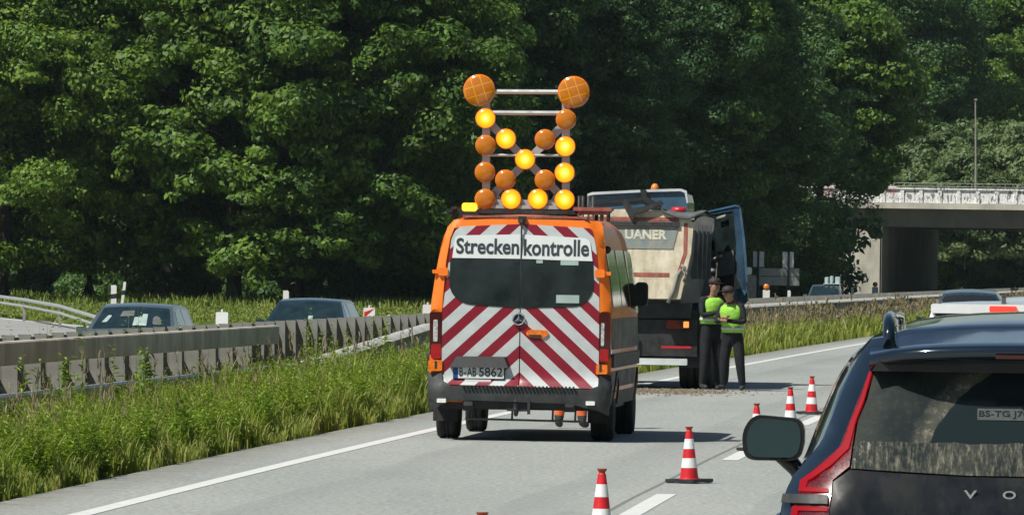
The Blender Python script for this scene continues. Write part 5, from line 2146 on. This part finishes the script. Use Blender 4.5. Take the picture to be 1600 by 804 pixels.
def dP(p, k=0):
    """door leaf stands about 50 degrees open: depth grows with distance from the cab"""
    return (p[0], TDz + (1.53 - p[0]) * 1.0 + k, p[1])


def leaf(name, poly, mat, parent, k0, k1):
    mb = MB()
    n = len(poly)
    vs = [dP(p, k0) for p in poly] + [dP(p, k1) for p in poly]
    mb.add(vs, [tuple(range(n)), tuple(range(2 * n - 1, n - 1, -1))] + [(i, i + n, (i + 1) % n + n, (i + 1) % n) for i in range(n)])
    return mb.build(name, mat, parent)


door = leaf('door', fo, 'truck_blue', cab, 0, .08)
leaf('door_window', [cz(1098, 392), cz(1100, 338), cz(1146, 331), cz(1152, 380), cz(1151, 392)], 'glass_tint', door, .03, .05)
leaf('door_trim', rpoly([cz(1110, 410), cz(1122, 402), cz(1149, 390), cz(1150, 427), cz(1113, 434)], .03, 3), 'interior_grey', door, -.04, .06)
leaf('door_lower', [cz(1108, 470), cz(1110, 434), cz(1150, 427), cz(1151, 470)], 'interior_dark', door, .0, .06)
leaf('door_edge', [cz(1157, 326), cz(1160, 327), cz(1167, 372), cz(1173, 440), cz(1170, 440), cz(1163, 372)], 'truck_blue_light', door, -.03, .0)
P = [cz(1096, 334), cz(1096, 331.5), cz(1150, 320.5), cz(1157, 322), cz(1156, 324.5), cz(1150, 323.5)]
leaf('door_top_edge', P, 'truck_blue_light', door, -.03, .0)
mb = MB()
for (p, q, r_) in [((1110, 408), (1124, 401), .022), ((1124, 401), (1130, 400), .03), ((1122, 342), (1135, 338), .03), ((1112, 420), (1117, 424), .04)]:
    a_, b_ = cz(*p), cz(*q)
    mb.tube([dP(a_, -.08), dP(b_, -.08)], r_, 8)
mb.build('grab_handle', 'galvanised', door, True)
mb = MB()
P = [cz(1148, 452), cz(1160, 450), cz(1173, 455), cz(1174, 470), cz(1164, 480), cz(1152, 474), cz(1146, 466)]
vs = [dP(p, -.12) for p in P] + [dP(p, .12) for p in P]
n = len(P)
mb.add(vs, [tuple(range(n)), tuple(range(2 * n - 1, n - 1, -1))] + [(i, i + n, (i + 1) % n + n, (i + 1) % n) for i in range(n)])
mb.build('bent_sill', 'truck_blue_light', door)
MB().box(-1.1, .5, 5.9, 6.5, 1.3, 2.2).build('seats', 'interior_dark', cab)


# ------------------------------------------------------------------ people
def person(name, loc, rz, J, label, parts=(), legcol='trousers', scale=1.0, boots='boot'):
    root = empty(name, loc, rz, label, 'person')
    E = []
    names = list(J)
    idx = {k: i for i, k in enumerate(names)}
    chains = [('pelvis', 'belly', 'chest', 'neck0', 'neck1', 'head0', 'head1', 'head2')]
    for s_ in 'LR':
        chains += [('chest', 'sh' + s_, 'el' + s_, 'wr' + s_, 'pa' + s_), ('pelvis', 'hip' + s_, 'kn' + s_, 'an' + s_, 'he' + s_, 'to' + s_)]
        for f_ in range(1, 5):
            chains.append(('pa' + s_, 'f%d' % f_ + s_, 'g%d' % f_ + s_))
        chains.append(('wr' + s_, 'th' + s_, 'tg' + s_))
    for s_ in 'LR':
        pa, wr = Vector(J['pa' + s_][0]), Vector(J['wr' + s_][0])
        d = (pa - wr).normalized()
        side = d.cross(Vector((0, 0, 1)))
        side = side.normalized() if side.length > .1 else Vector((1, 0, 0))
        nrm = d.cross(side)
        ln = [.075, .085, .08, .062]
        for f_ in range(1, 5):
            o_ = side * (.026 - .0175 * (f_ - 1))
            a = pa + o_ + d * ln[f_ - 1] * .5
            b_ = pa + o_ + d * ln[f_ - 1] * .85 - nrm * .03
            J['f%d' % f_ + s_] = (a, .0095)
            J['g%d' % f_ + s_] = (b_, .0085)
        J['th' + s_] = (wr + d * .035 + side * .045, .013)
        J['tg' + s_] = (wr + d * .075 + side * .058, .010)
    names = list(J)
    idx = {k: i for i, k in enumerate(names)}
    for c in chains:
        for a, b_ in zip(c, c[1:]):
            e = (idx[a], idx[b_])
            if e not in E:
                E.append(e)
    me = bpy.data.meshes.new(name)
    me.from_pydata([tuple(Vector(J[k][0]) * scale) for k in names], E, [])
    tmp = bpy.data.objects.new('tmp', me)
    COL.objects.link(tmp)
    md = tmp.modifiers.new('skin', 'SKIN')
    md.use_smooth_shade = True
    for i, k in enumerate(names):
        r_ = J[k][1]
        r_ = r_ if isinstance(r_, tuple) else (r_, r_)
        me.skin_vertices[0].data[i].radius = (r_[0] * scale, r_[1] * scale)
        me.skin_vertices[0].data[i].use_root = (k == 'pelvis')
    s2 = tmp.modifiers.new('sub', 'SUBSURF')
    s2.levels = 2
    s2.render_levels = 2
    bpy.context.view_layer.update()
    m2 = bpy.data.meshes.new_from_object(tmp.evaluated_get(bpy.context.evaluated_depsgraph_get()))
    bpy.data.objects.remove(tmp)
    body = link('body', m2, ['uniform', 'skin', legcol, boots], root, True)
    P = {k: Vector(J[k][0]) * scale for k in names}
    segs = []
    for a, b_, mi in [('neck0', 'head2', 1), ('chest', 'neck0', 0), ('pelvis', 'chest', 0)] + sum([[('sh' + s_, 'el' + s_, 0), ('el' + s_, 'wr' + s_, 0), ('wr' + s_, 'pa' + s_, 1), ('pa' + s_, 'g2' + s_, 1), ('hip' + s_, 'kn' + s_, 2), ('kn' + s_, 'an' + s_, 2), ('an' + s_, 'he' + s_, 3), ('he' + s_, 'to' + s_, 3)] for s_ in 'LR'], []):
        segs.append((P[a], P[b_], mi))

    def near(c):
        best = (9, 0)
        for a, b_, mi in segs:
            ab = b_ - a
            t_ = max(0, min(1, (c - a).dot(ab) / max(ab.length_squared, 1e-9)))
            d = (c - (a + ab * t_)).length
            if d < best[0]:
                best = (d, mi)
        return best[1]
    for p in m2.polygons:
        p.material_index = near(p.center)
    return root, body, P


def rings(name, rs, mats, parent, n=24, thick=.012):
    """garment: list of (cx, cy, z, rx, ry)"""
    V, Fc = [], []
    for (cx, cy, z, rx, ry) in rs:
        for k in range(n):
            a = 2 * math.pi * k / n
            V.append((cx + rx * math.cos(a), cy + ry * math.sin(a), z))
    for i in range(len(rs) - 1):
        for k in range(n):
            Fc.append((i * n + k, i * n + (k + 1) % n, (i + 1) * n + (k + 1) % n, (i + 1) * n + k))
    me = bpy.data.meshes.new(name)
    me.from_pydata(V, [], Fc)
    o = link(name, me, mats if isinstance(mats, list) else [mats], parent, True)
    md = o.modifiers.new('solid', 'SOLIDIFY')
    md.thickness = thick
    md.offset = 1
    return o


def stance(lean=0.0, headfwd=0.0):
    J = {'pelvis': ((0, 0, .96), (.155, .12)), 'belly': ((0, -.01 - lean * .3, 1.12), (.15, .115)), 'chest': ((0, -lean, 1.33), (.17, .13)),
         'neck0': ((0, -.01 - lean * 1.2, 1.47), .065), 'neck1': ((0, -.02 - lean * 1.3 - headfwd * .4, 1.53), .056), 'head0': ((0, -.035 - lean * 1.4 - headfwd * .7, 1.595), (.075, .085)),
         'head1': ((0, -.03 - lean * 1.5 - headfwd, 1.66 - headfwd * .2), (.082, .10)), 'head2': ((0, -.02 - lean * 1.5 - headfwd * 1.1, 1.735 - headfwd * .45), (.062, .075))}
    for s_, sx in (('L', -1), ('R', 1)):
        J['hip' + s_] = ((sx * .10, 0, .88), .115)
        J['kn' + s_] = ((sx * .125, -.02, .49), .085)
        J['an' + s_] = ((sx * .14, .02, .11), .060)
        J['he' + s_] = ((sx * .145, .03, .055), .05)
        J['to' + s_] = ((sx * .165, -.15, .04), .036)
        J['sh' + s_] = ((sx * .195, -lean, 1.42), .068)
    return J


def face_bits(root, P, hairmat='hair', cap=True):
    h = P['head1']
    d = Vector((0, -1, 0))
    mb = MB()
    mb.lathe([(.004, .0), (.088, .004), (.10, .03), (.098, .06), (.075, .095), (.03, .112), (0, .115)], 18, 'z', (h.x, h.y + .008, h.z + .012))
    if cap:
        mb.box(h.x - .07, h.x + .07, h.y - .175, h.y - .07, h.z + .03, h.z + .042)
    mb.build('cap' if cap else 'hair', hairmat, root, True)
    mb = MB()
    mb.add([(h.x - .012, h.y - .082, h.z - .03), (h.x + .012, h.y - .082, h.z - .03), (h.x, h.y - .112, h.z - .028), (h.x, h.y - .088, h.z + .012)], [(0, 2, 3), (2, 1, 3), (0, 1, 2), (0, 3, 1)])
    mb.build('nose', 'skin', root)
    mb = MB()
    for sx in (-1, 1):
        mb.lathe([(0, -.004), (.008, -.002), (.008, .004), (0, .005)], 8, 'y', (h.x + sx * .03, h.y - .088, h.z + .012))
    mb.box(h.x - .022, h.x + .022, h.y - .09, h.y - .08, h.z - .052, h.z - .046)
    mb.build('face_features', 'hair', root)
    mb = MB()
    for sx in (-1, 1):
        mb.lathe([(0, -.01), (.016, -.006), (.018, .006), (0, .01)], 10, 'x', (h.x + sx * .083, h.y + .01, h.z - .005))
    mb.build('ears', 'skin', root)


def vest(root, P, lean, z0=1.0, z1=1.42, band=True):
    def cy(z):
        return -lean * min(1, max(0, (z - .96) / .37))
    rs = []
    for z, rx, ry in [(z0, .185, .145), (1.12, .18, .142), (1.22, .188, .15), (1.33, .20, .158), (1.40, .185, .145), (1.45, .13, .11)]:
        if z > z1 + .06:
            continue
        rs.append((0, cy(z), z, rx, ry))
    v = rings('vest', rs, 'vest_yellow', root)
    if band:
        for zz in (z0 + .07,):
            rings('reflective_band', [(0, cy(zz - .02), zz - .02, .200, .160), (0, cy(zz + .025), zz + .025, .201, .161)], 'reflective_tape', v, thick=.004)
    return v


# officer beside the lorry's rear wheel, turned towards the colleague
J = stance(.02, .03)
J['elL'] = ((-.24, -.10, 1.17), .052); J['wrL'] = ((-.03, -.27, 1.235), .037); J['paL'] = ((.06, -.28, 1.25), (.036, .022))
J['elR'] = ((.25, -.08, 1.17), .052); J['wrR'] = ((.05, -.30, 1.20), .037); J['paR'] = ((-.03, -.33, 1.21), (.036, .022))
x = at(1110, 600, 121.7).x
r, b_, P = person('person', (x, 121.6, .004), .55, J, 'person in dark uniform and yellow vest standing against the lorry wheel, arms folded forward', scale=1.0)
face_bits(r, P)
vest(r, P, .02, 1.04)
mb = MB()
mb.box(-.07, .09, -.375, -.365, 1.20, 1.30)
cb = mb.build('clipboard', 'paper', None)
tag(cb, 'pale papers held by the officer nearer the lorry', 'papers')
cb.location = r.location
cb.rotation_euler = r.rotation_euler
# second officer, back half turned, head bent
J = stance(.05, .09)
J['knL'] = ((-.155, -.02, .49), .09); J['anL'] = ((-.19, .03, .11), .064); J['heL'] = ((-.195, .04, .055), .052); J['toL'] = ((-.25, -.13, .04), .038)
J['knR'] = ((.16, -.03, .49), .09); J['anR'] = ((.19, .01, .11), .064); J['heR'] = ((.195, .02, .055), .052); J['toR'] = ((.26, -.15, .04), .038)
J['elL'] = ((-.25, -.12, 1.15), .055); J['wrL'] = ((-.03, -.30, 1.23), .038); J['paL'] = ((.06, -.33, 1.24), (.036, .022))
J['elR'] = ((.27, -.08, 1.16), .055); J['wrR'] = ((.06, -.32, 1.18), .038); J['paR'] = ((-.02, -.36, 1.19), (.036, .022))
x = at(1144, 603, 121.2).x
r, b_, P = person('person', (x, 121.2, .004), -.55, J, 'person in dark uniform and yellow vest with head bent, standing clear of the lorry', scale=.93)
face_bits(r, P)
for v_ in [vest(r, P, .05, .98)]:
    v_.scale = (.95, .95, .93)
MB().box(-.19, -.11, -.06, .05, .80, .93, bev=.02).build('belt_pouch', 'black_plastic', r)
# road worker in front of the van, only the boots show below it
J = stance(.0, .0)
J['elL'] = ((-.25, .02, 1.16), .05); J['wrL'] = ((-.26, -.05, .92), .036); J['paL'] = ((-.26, -.07, .84), (.022, .036))
J['elR'] = ((.25, .02, 1.16), .05); J['wrR'] = ((.26, -.05, .92), .036); J['paR'] = ((.26, -.07, .84), (.022, .036))
for s__ in 'LR':
    J['an' + s__] = ((J['an' + s__][0][0], .02, .15), .066)
x = at(892, 668, 91.6).x
r, b_, P = person('person', (x, 91.6, .004), 2.9, J, 'road worker in orange trousers and grey boots standing in front of the van', legcol='worker_orange', boots='boot_grey')
face_bits(r, P)
vest(r, P, 0.0, 1.0)


# ------------------------------------------------------------------ other cars
def simple_car(name, loc, rz, L, W, H, paint, label, cat, prof=None, roof_hw=.56, group=None, glass='glass_blue', tail_lamps=False):
    """nose at y = 0, tail at y = L"""
    root = empty(name, loc, rz, label, cat, group)
    P = prof or [(0, .55), (.06, .70), (.9, .88), (1.15, .96), (1.95, H - .05), (2.5, H), (3.3, H - .01), (L - .75, H - .09), (L - .22, 1.02), (L - .04, .92), (L, .6)]
    py_, pz_ = zip(*P)
    rz_ = lambda y: float(np.interp(y, py_, pz_))
    hw = W / 2
    ws = P[3][0]
    we = P[4][0]
    rs_ = P[-4][0]
    re_ = P[-3][0]

    def hwz(z, y):
        base = float(np.interp(z, [.2, .4, .65, .85, .95], [hw * .93, hw * .985, hw, hw * .975, hw * .94]))
        return base * (1 - .13 * max(0, (.7 - y) / .7) ** 2) * (1 - .08 * max(0, (y - L + .5) / .5) ** 2)
    V, Fc = [], []
    ys = sorted(set([0, .06, .3, .6, .9, 1.15, 1.5, 1.95, 2.2, 2.5, 3.0, 3.3, 3.6] + [p[0] for p in P]))
    n0 = None
    for y in ys:
        RZ = rz_(y)
        pr = []
        for z in (.2, .35, .5, .65, .8, .93):
            zz = z if RZ > .95 else .2 + (z - .2) * (RZ - .2) / .75
            pr.append((hwz(z, y), zz))
        bx = hwz(.93, y)
        gh = max(0.0, RZ - .95)
        for f_ in (.2, .45, .7, .88, 1.0):
            if gh > .02:
                xx = bx - .02 + (roof_hw - bx + .02) * (f_ ** 1.15) * min(1, gh / (H - .97))
                pr.append((xx, .95 + gh * (f_ if f_ < 1 else 1)))
            else:
                pr.append((bx - .01 - .05 * f_, RZ + .004 * f_))
        l = pr[-1]
        for k in (.75, .4, 0):
            pr.append((l[0] * k, l[1] + .03 * (1 - k * k)))
        full = [(-p[0], p[1]) for p in pr] + [p for p in pr[-2::-1]]
        n0 = len(full)
        V += [(x, y, z) for x, z in full]
    for i in range(len(ys) - 1):
        for k in range(n0 - 1):
            Fc.append((i * n0 + k, i * n0 + k + 1, (i + 1) * n0 + k + 1, (i + 1) * n0 + k))
    Fc.append(tuple(range(n0)))
    Fc.append(tuple(range((len(ys) - 1) * n0, len(ys) * n0)))
    me = bpy.data.meshes.new('body')
    me.from_pydata(V, [], Fc)
    autosmooth(link('body', me, [paint], root, True), 32)
    MB().box(-hw * .85, hw * .85, .3, L - .3, .17, .4).build('underbody', 'black_plastic', root)
    bx = hw * .94

    def halfw(y):
        RZ = rz_(y)
        return bx - .02 + (roof_hw - bx + .02) * min(1, max(0, RZ - .95) / (H - .97))

    def screen(u, v):
        y = v
        w = halfw(y)
        return (u * w, y, rz_(y) + .03 * (1 - u * u) + 0)
    o = patch('windscreen', rpoly([(-.90, ws + .06), (.90, ws + .06), (.90, we - .05), (-.90, we - .05)], .04), screen, glass, root, .012, .01, .12, (0, -.5, .5))
    patch('rear_window', rpoly([(-.88, rs_ + .04), (.88, rs_ + .04), (.88, re_ - .03), (-.88, re_ - .03)], .04), screen, 'glass_dark', root, .012, .01, .12, (0, .5, .5))
    for sg in (-1, 1):
        def sd(y, f_):
            RZ = rz_(y)
            gh = max(.02, RZ - .95)
            xx = bx - .02 + (roof_hw - bx + .02) * (f_ ** 1.15) * min(1, gh / (H - .97))
            return (sg * xx, y, .95 + gh * f_)
        patch('side_window', rpoly([(we - .45, .10), (2.45, .06), (2.45, .86), (we + .05, .86)], .05), sd, 'glass_dark', root, .006, .006, .15, (sg, 0, .3))
        patch('side_window', rpoly([(2.53, .06), (rs_ - .15, .10), (rs_ - .3, .86), (2.53, .86)], .05), sd, 'glass_dark', root, .006, .006, .15, (sg, 0, .3))
        wheel(root, sg * (hw - .12), .85, .32, .2)
        wheel(root, sg * (hw - .12), L - .85, .32, .2)
        mb = MB()
        mb.box(-.09, .09, 0, .12, -.06, .07, bev=.035)
        mo = mb.build('door_mirror', paint, root)
        mo.location = (sg * (hw + .06), ws + .42, 1.0)
        MB().prism(rpoly([(sg * (hw - .36), .62), (sg * (hw - .12), .66), (sg * (hw - .14), .74), (sg * (hw - .34), .72)], .01, 2), .0 - .0, .22).build('headlamp', 'headlamp_lit' if not tail_lamps else 'lamp_clear', root)
        MB().box(*sorted((sg * (hw - .34), sg * (hw - .08))), L - .2, L + .012, .74, .90, bev=.03).build('tail_lamp', 'lamp_red', root)
    MB().box(-.42, .42, -.012, .1, .40, .60, bev=.02).build('grille', 'black_plastic', root)
    MB().box(-.26, .26, -.03, .0, .40, .50).build('number_plate', 'plate_white', root)
    MB().box(-.26, .26, L - .02, L + .02, .62, .73).build('number_plate', 'plate_white', root)
    return root, rz_, screen


# oncoming cars
zo = -.29
c1, r1, s1 = simple_car('hatchback_car', (at(192, 500, 130).x, 130, zo), -.09, 4.0, 1.70, 1.46, 'car_silver_blue', 'silver-blue oncoming hatchback with papers behind its windscreen', 'car', roof_hw=.60,
                        prof=[(0, .55), (.06, .74), (.75, .93), (.95, 1.0), (1.75, 1.40), (2.2, 1.45), (3.0, 1.44), (3.55, 1.38), (3.85, 1.05), (3.97, .9), (4.0, .6)])
patch('paper', rpoly([(-.74, 1.18), (-.62, 1.18), (-.56, 1.40), (-.66, 1.42)], .03), s1, 'screen_pale', c1, .022, .004, .1, (0, -.5, .5))
patch('paper', rpoly([(.02, 1.06), (.34, 1.06), (.34, 1.45), (.22, 1.45), (.20, 1.34), (.02, 1.34)], .01), s1, 'screen_pale', c1, .022, .004, .1, (0, -.5, .5))
patch('paper', rpoly([(-.35, 1.36), (-.0, 1.38), (-.02, 1.56), (-.33, 1.54)], .02), s1, 'interior_grey', c1, .022, .004, .1, (0, -.5, .5))
patch('paper', rpoly([(.48, 1.12), (.70, 1.12), (.66, 1.36), (.56, 1.42), (.48, 1.34)], .06), s1, 'interior_grey', c1, .018, .004, .1, (0, -.5, .5))
c2, r2, s2_ = simple_car('estate_car', (at(464, 500, 152).x, 152, zo), -.10, 4.6, 1.80, 1.47, 'car_teal', 'dark teal oncoming estate car in front of the thick tree trunk', 'car', roof_hw=.62,
                         prof=[(0, .55), (.06, .70), (.95, .88), (1.2, .97), (2.0, 1.42), (2.5, 1.47), (3.4, 1.46), (4.1, 1.40), (4.42, 1.05), (4.56, .9), (4.6, .6)])
patch('paper', rpoly([(.06, 1.32), (.18, 1.32), (.18, 1.44), (.06, 1.44)], .02), s2_, 'screen_pale', c2, .02, .004, .1, (0, -.5, .5))
c3, r3, s3 = simple_car('compact_car', (at(1286, 452, 343).x, 343, zo), -.10, 4.0, 1.66, 1.50, 'car_silver_blue', 'small far oncoming car with pale load on its roof', 'car', roof_hw=.60)
mb = MB()
for i, (x, w, h) in enumerate([(-.05, .14, .28), (.18, .12, .33), (.42, .2, .30)]):
    mb.box(x, x + w, 2.0, 2.9, 1.57, 1.57 + h, bev=.04)
mb.box(-.1, .66, 1.95, 3.0, 1.53, 1.57)
ld = mb.build('roof_load', 'cloth_pale', None)
ld.parent = c3
# queue in the right lane (seen from behind)


def queue(name, px, D, hd, **k):
    L = k['L']
    x = at(px, 470, D).x
    r, a, b_ = simple_car(name, (x + L * hd, D + L, 0.0), math.pi - hd, tail_lamps=True, **k)
    return r, a, b_


q1, _, _ = queue('suv', 1567, 70, .075, L=4.6, W=1.88, H=1.64, paint='car_white', label='white SUV with its high brake lamp lit just ahead of the black SUV', cat='car', roof_hw=.64,
                 prof=[(0, .6), (.06, .85), (1.0, 1.02), (1.3, 1.08), (2.0, 1.57), (2.6, 1.635), (3.4, 1.64), (4.15, 1.60), (4.45, 1.12), (4.58, .95), (4.6, .6)])
MB().box(-.125, .125, 4.2, 4.315, 1.572, 1.625, bev=.012).build('high_brake_lamp', 'brake_lit', q1)
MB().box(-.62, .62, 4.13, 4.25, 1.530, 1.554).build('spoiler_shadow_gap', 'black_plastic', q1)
mb = MB()
mb.box(-.66, .66, 3.9, 4.30, 1.555, 1.640, bev=.02)
mb.build('roof_spoiler', 'car_white', q1)
MB().prism_x([(3.6, 1.63), (3.85, 1.63), (3.80, 1.70), (3.75, 1.71)], -.02, .02).build('aerial_fin', 'black_plastic', q1)
for sg in (-1, 1):
    MB().tube([(sg * .60, 2.1, 1.60), (sg * .61, 2.4, 1.665), (sg * .61, 3.6, 1.665), (sg * .6, 3.9, 1.60)], .018, 8).build('roof_rail', 'steel_grey', q1, True)
q2, _, _ = queue('estate_car', 1514, 140, .09, L=4.5, W=1.80, H=1.58, paint='car_teal', label='dark estate car with a white glint on its roof, ahead in the right lane', cat='car', roof_hw=.46,
                 prof=[(0, .6), (.06, .85), (1.0, 1.0), (1.3, 1.05), (2.0, 1.50), (2.6, 1.58), (3.4, 1.57), (4.05, 1.52), (4.35, 1.12), (4.48, .95), (4.5, .6)])
q3, _, _ = queue('estate_car', 1640, 100, .08, L=4.5, W=1.82, H=1.60, paint='car_white', label='white car at the right picture edge with its round mirror showing', cat='car', roof_hw=.62,
                 prof=[(0, .6), (.06, .85), (1.0, 1.0), (1.3, 1.05), (2.0, 1.52), (2.6, 1.60), (3.4, 1.59), (4.05, 1.52), (4.35, 1.12), (4.48, .95), (4.5, .6)])


# ------------------------------------------------------------------ posts, boards, signs
def delineator(px, py, D, label, h=1.1, w=.15, tilt=0.0, group='white marker posts'):
    p = at(px, py, D)
    z = gzz(p.x, D)
    r = empty('marker_post', (p.x, D, z), 0, label, 'marker post', group)
    r.rotation_euler = (0, tilt, 0)
    pr = rpoly([(-w / 2, -.05), (w / 2, -.05), (w / 2, h - .06), (w / 4, h), (-w / 2, h - .02)], .015, 2)
    MB().prism(pr, -.04, .04).build('post', 'white_plastic', r)
    MB().prism([(-w / 2 - .002, h - .60), (w / 2 + .002, h - .57), (w / 2 + .002, h - .37), (-w / 2 - .002, h - .40)], -.044, .044).build('band', 'black_plastic', r)
    return r


delineator(178, 437, 330, 'white marker post with a rounded top, left of a thin leaning one', 1.12, .24)
delineator(190, 437, 338, 'thin leaning white marker post before the dark wood at the left', 1.25, .12, .12)
delineator(447, 447, 322, 'white marker post above the roof of the dark oncoming estate car', 1.02, .24)
delineator(1332, 450, 430, 'small white marker post left of the amber-topped board by the bridge', 1.25, .16)
delineator(1233, 455, 398, 'small white marker post under the backs of the road signs', 1.1, .16)
delineator(613, 490, 225, 'slim tilted white marker post between two white boards', .74, .12, -.15)


def board(px, D, w, h, label, stripes=False, lamp=None):
    p = at(px, 480, D)
    z = gzz(p.x, D)
    r = empty('beacon_board', (p.x, D, z), 0, label, 'warning board', 'white beacon boards beside the far carriageway')
    MB().prism(rpoly([(-w / 2, .12), (w / 2, .12), (w / 2, h), (-w / 2, h)], .03, 3), -.02, .02).build('panel', 'white_plastic', r)
    if stripes:
        mb = MB()
        for k in (-.0, .34):
            mb.prism([(-w / 2 + .02, h - .62 + k), (w / 2 - .02, h - .36 + k - .0), (w / 2 - .02, min(h - .02, h - .20 + k)), (-w / 2 + .02, min(h - .02, h - .46 + k))], -.026, -.02)
        mb.build('stripe', 'cone_red', r)
    MB().box(-.3, .3, -.12, .12, 0, .1, bev=.02).build('foot', 'black_plastic', r)
    mb = MB()
    if lamp == 'amber':
        mb.lathe([(0, -.05), (.13, -.05), (.15, 0), (.13, .05), (0, .05)], 20, 'y', (0, 0, h + .15))
        mb.build('lamp', 'amber_plain', r, True)
    else:
        mb.box(-.025, .025, -.02, .02, h, h + .07)
        mb.build('lamp', 'white_plastic', r)
    return r


board(347, 200, .32, .90, 'plain white board standing in the meadow left of the dark estate car')
board(577, 215, .32, .98, 'board with a red slanting stripe on white beside the far carriageway', True)
board(668, 235, .30, .98, 'plain white board at the edge of the van, right of the slim tilted post')
board(1197, 380, .34, 1.15, 'white board with an amber lamp in front of the sign backs', False, 'amber')
board(1367, 450, .36, 1.22, 'white board with an amber lamp in front of the bridge abutment', False, 'amber')

sg_ = empty('direction_sign', (at(1214, 430, 400).x, 400, -.2), 0, 'grey back of a wide two-panel road sign with two small plates on top', 'road sign')
s_ = 30.0


def sz_(px, py):
    return ((px - 1214) / s_, CAM_Z - (py - 417.8) / s_ + .2)


for nm, (x0, y0, x1, y1), mt in [('panel', (1183, 419, 1249, 431), 'sign_back'), ('panel', (1183, 432, 1249, 445.5), 'sign_back'), ('small_plate', (1176.5, 393, 1193.5, 417), 'sign_back_pale'), ('small_plate', (1222.5, 393, 1240, 418), 'sign_back_pale')]:
    a_, b_ = sz_(x0, y1), sz_(x1, y0)
    MB().box(a_[0], b_[0], .0, .04, a_[1], b_[1]).build(nm, mt, sg_)
for px in (1184.5, 1232):
    x = sz_(px, 0)[0]
    MB().tube([(x, -.06, -.5), (x, -.06, sz_(0, 392)[1])], .055, 8).build('post', 'dark_metal', sg_)
# grey service box beside the signs
a_ = at(1172, 440, 385)
gb = empty('roadside_cabinet', (a_.x, 385, -.2), 0, 'grey roadside cabinet between the open lorry door and the signs', 'cabinet')
MB().box(-.35, .32, 0, .5, 0, 1.75, bev=.04).build('housing', 'steel_grey', gb)
MB().box(-.25, .08, -.1, .2, 1.78, 2.15, bev=.08).build('cap', 'white_plastic', gb)
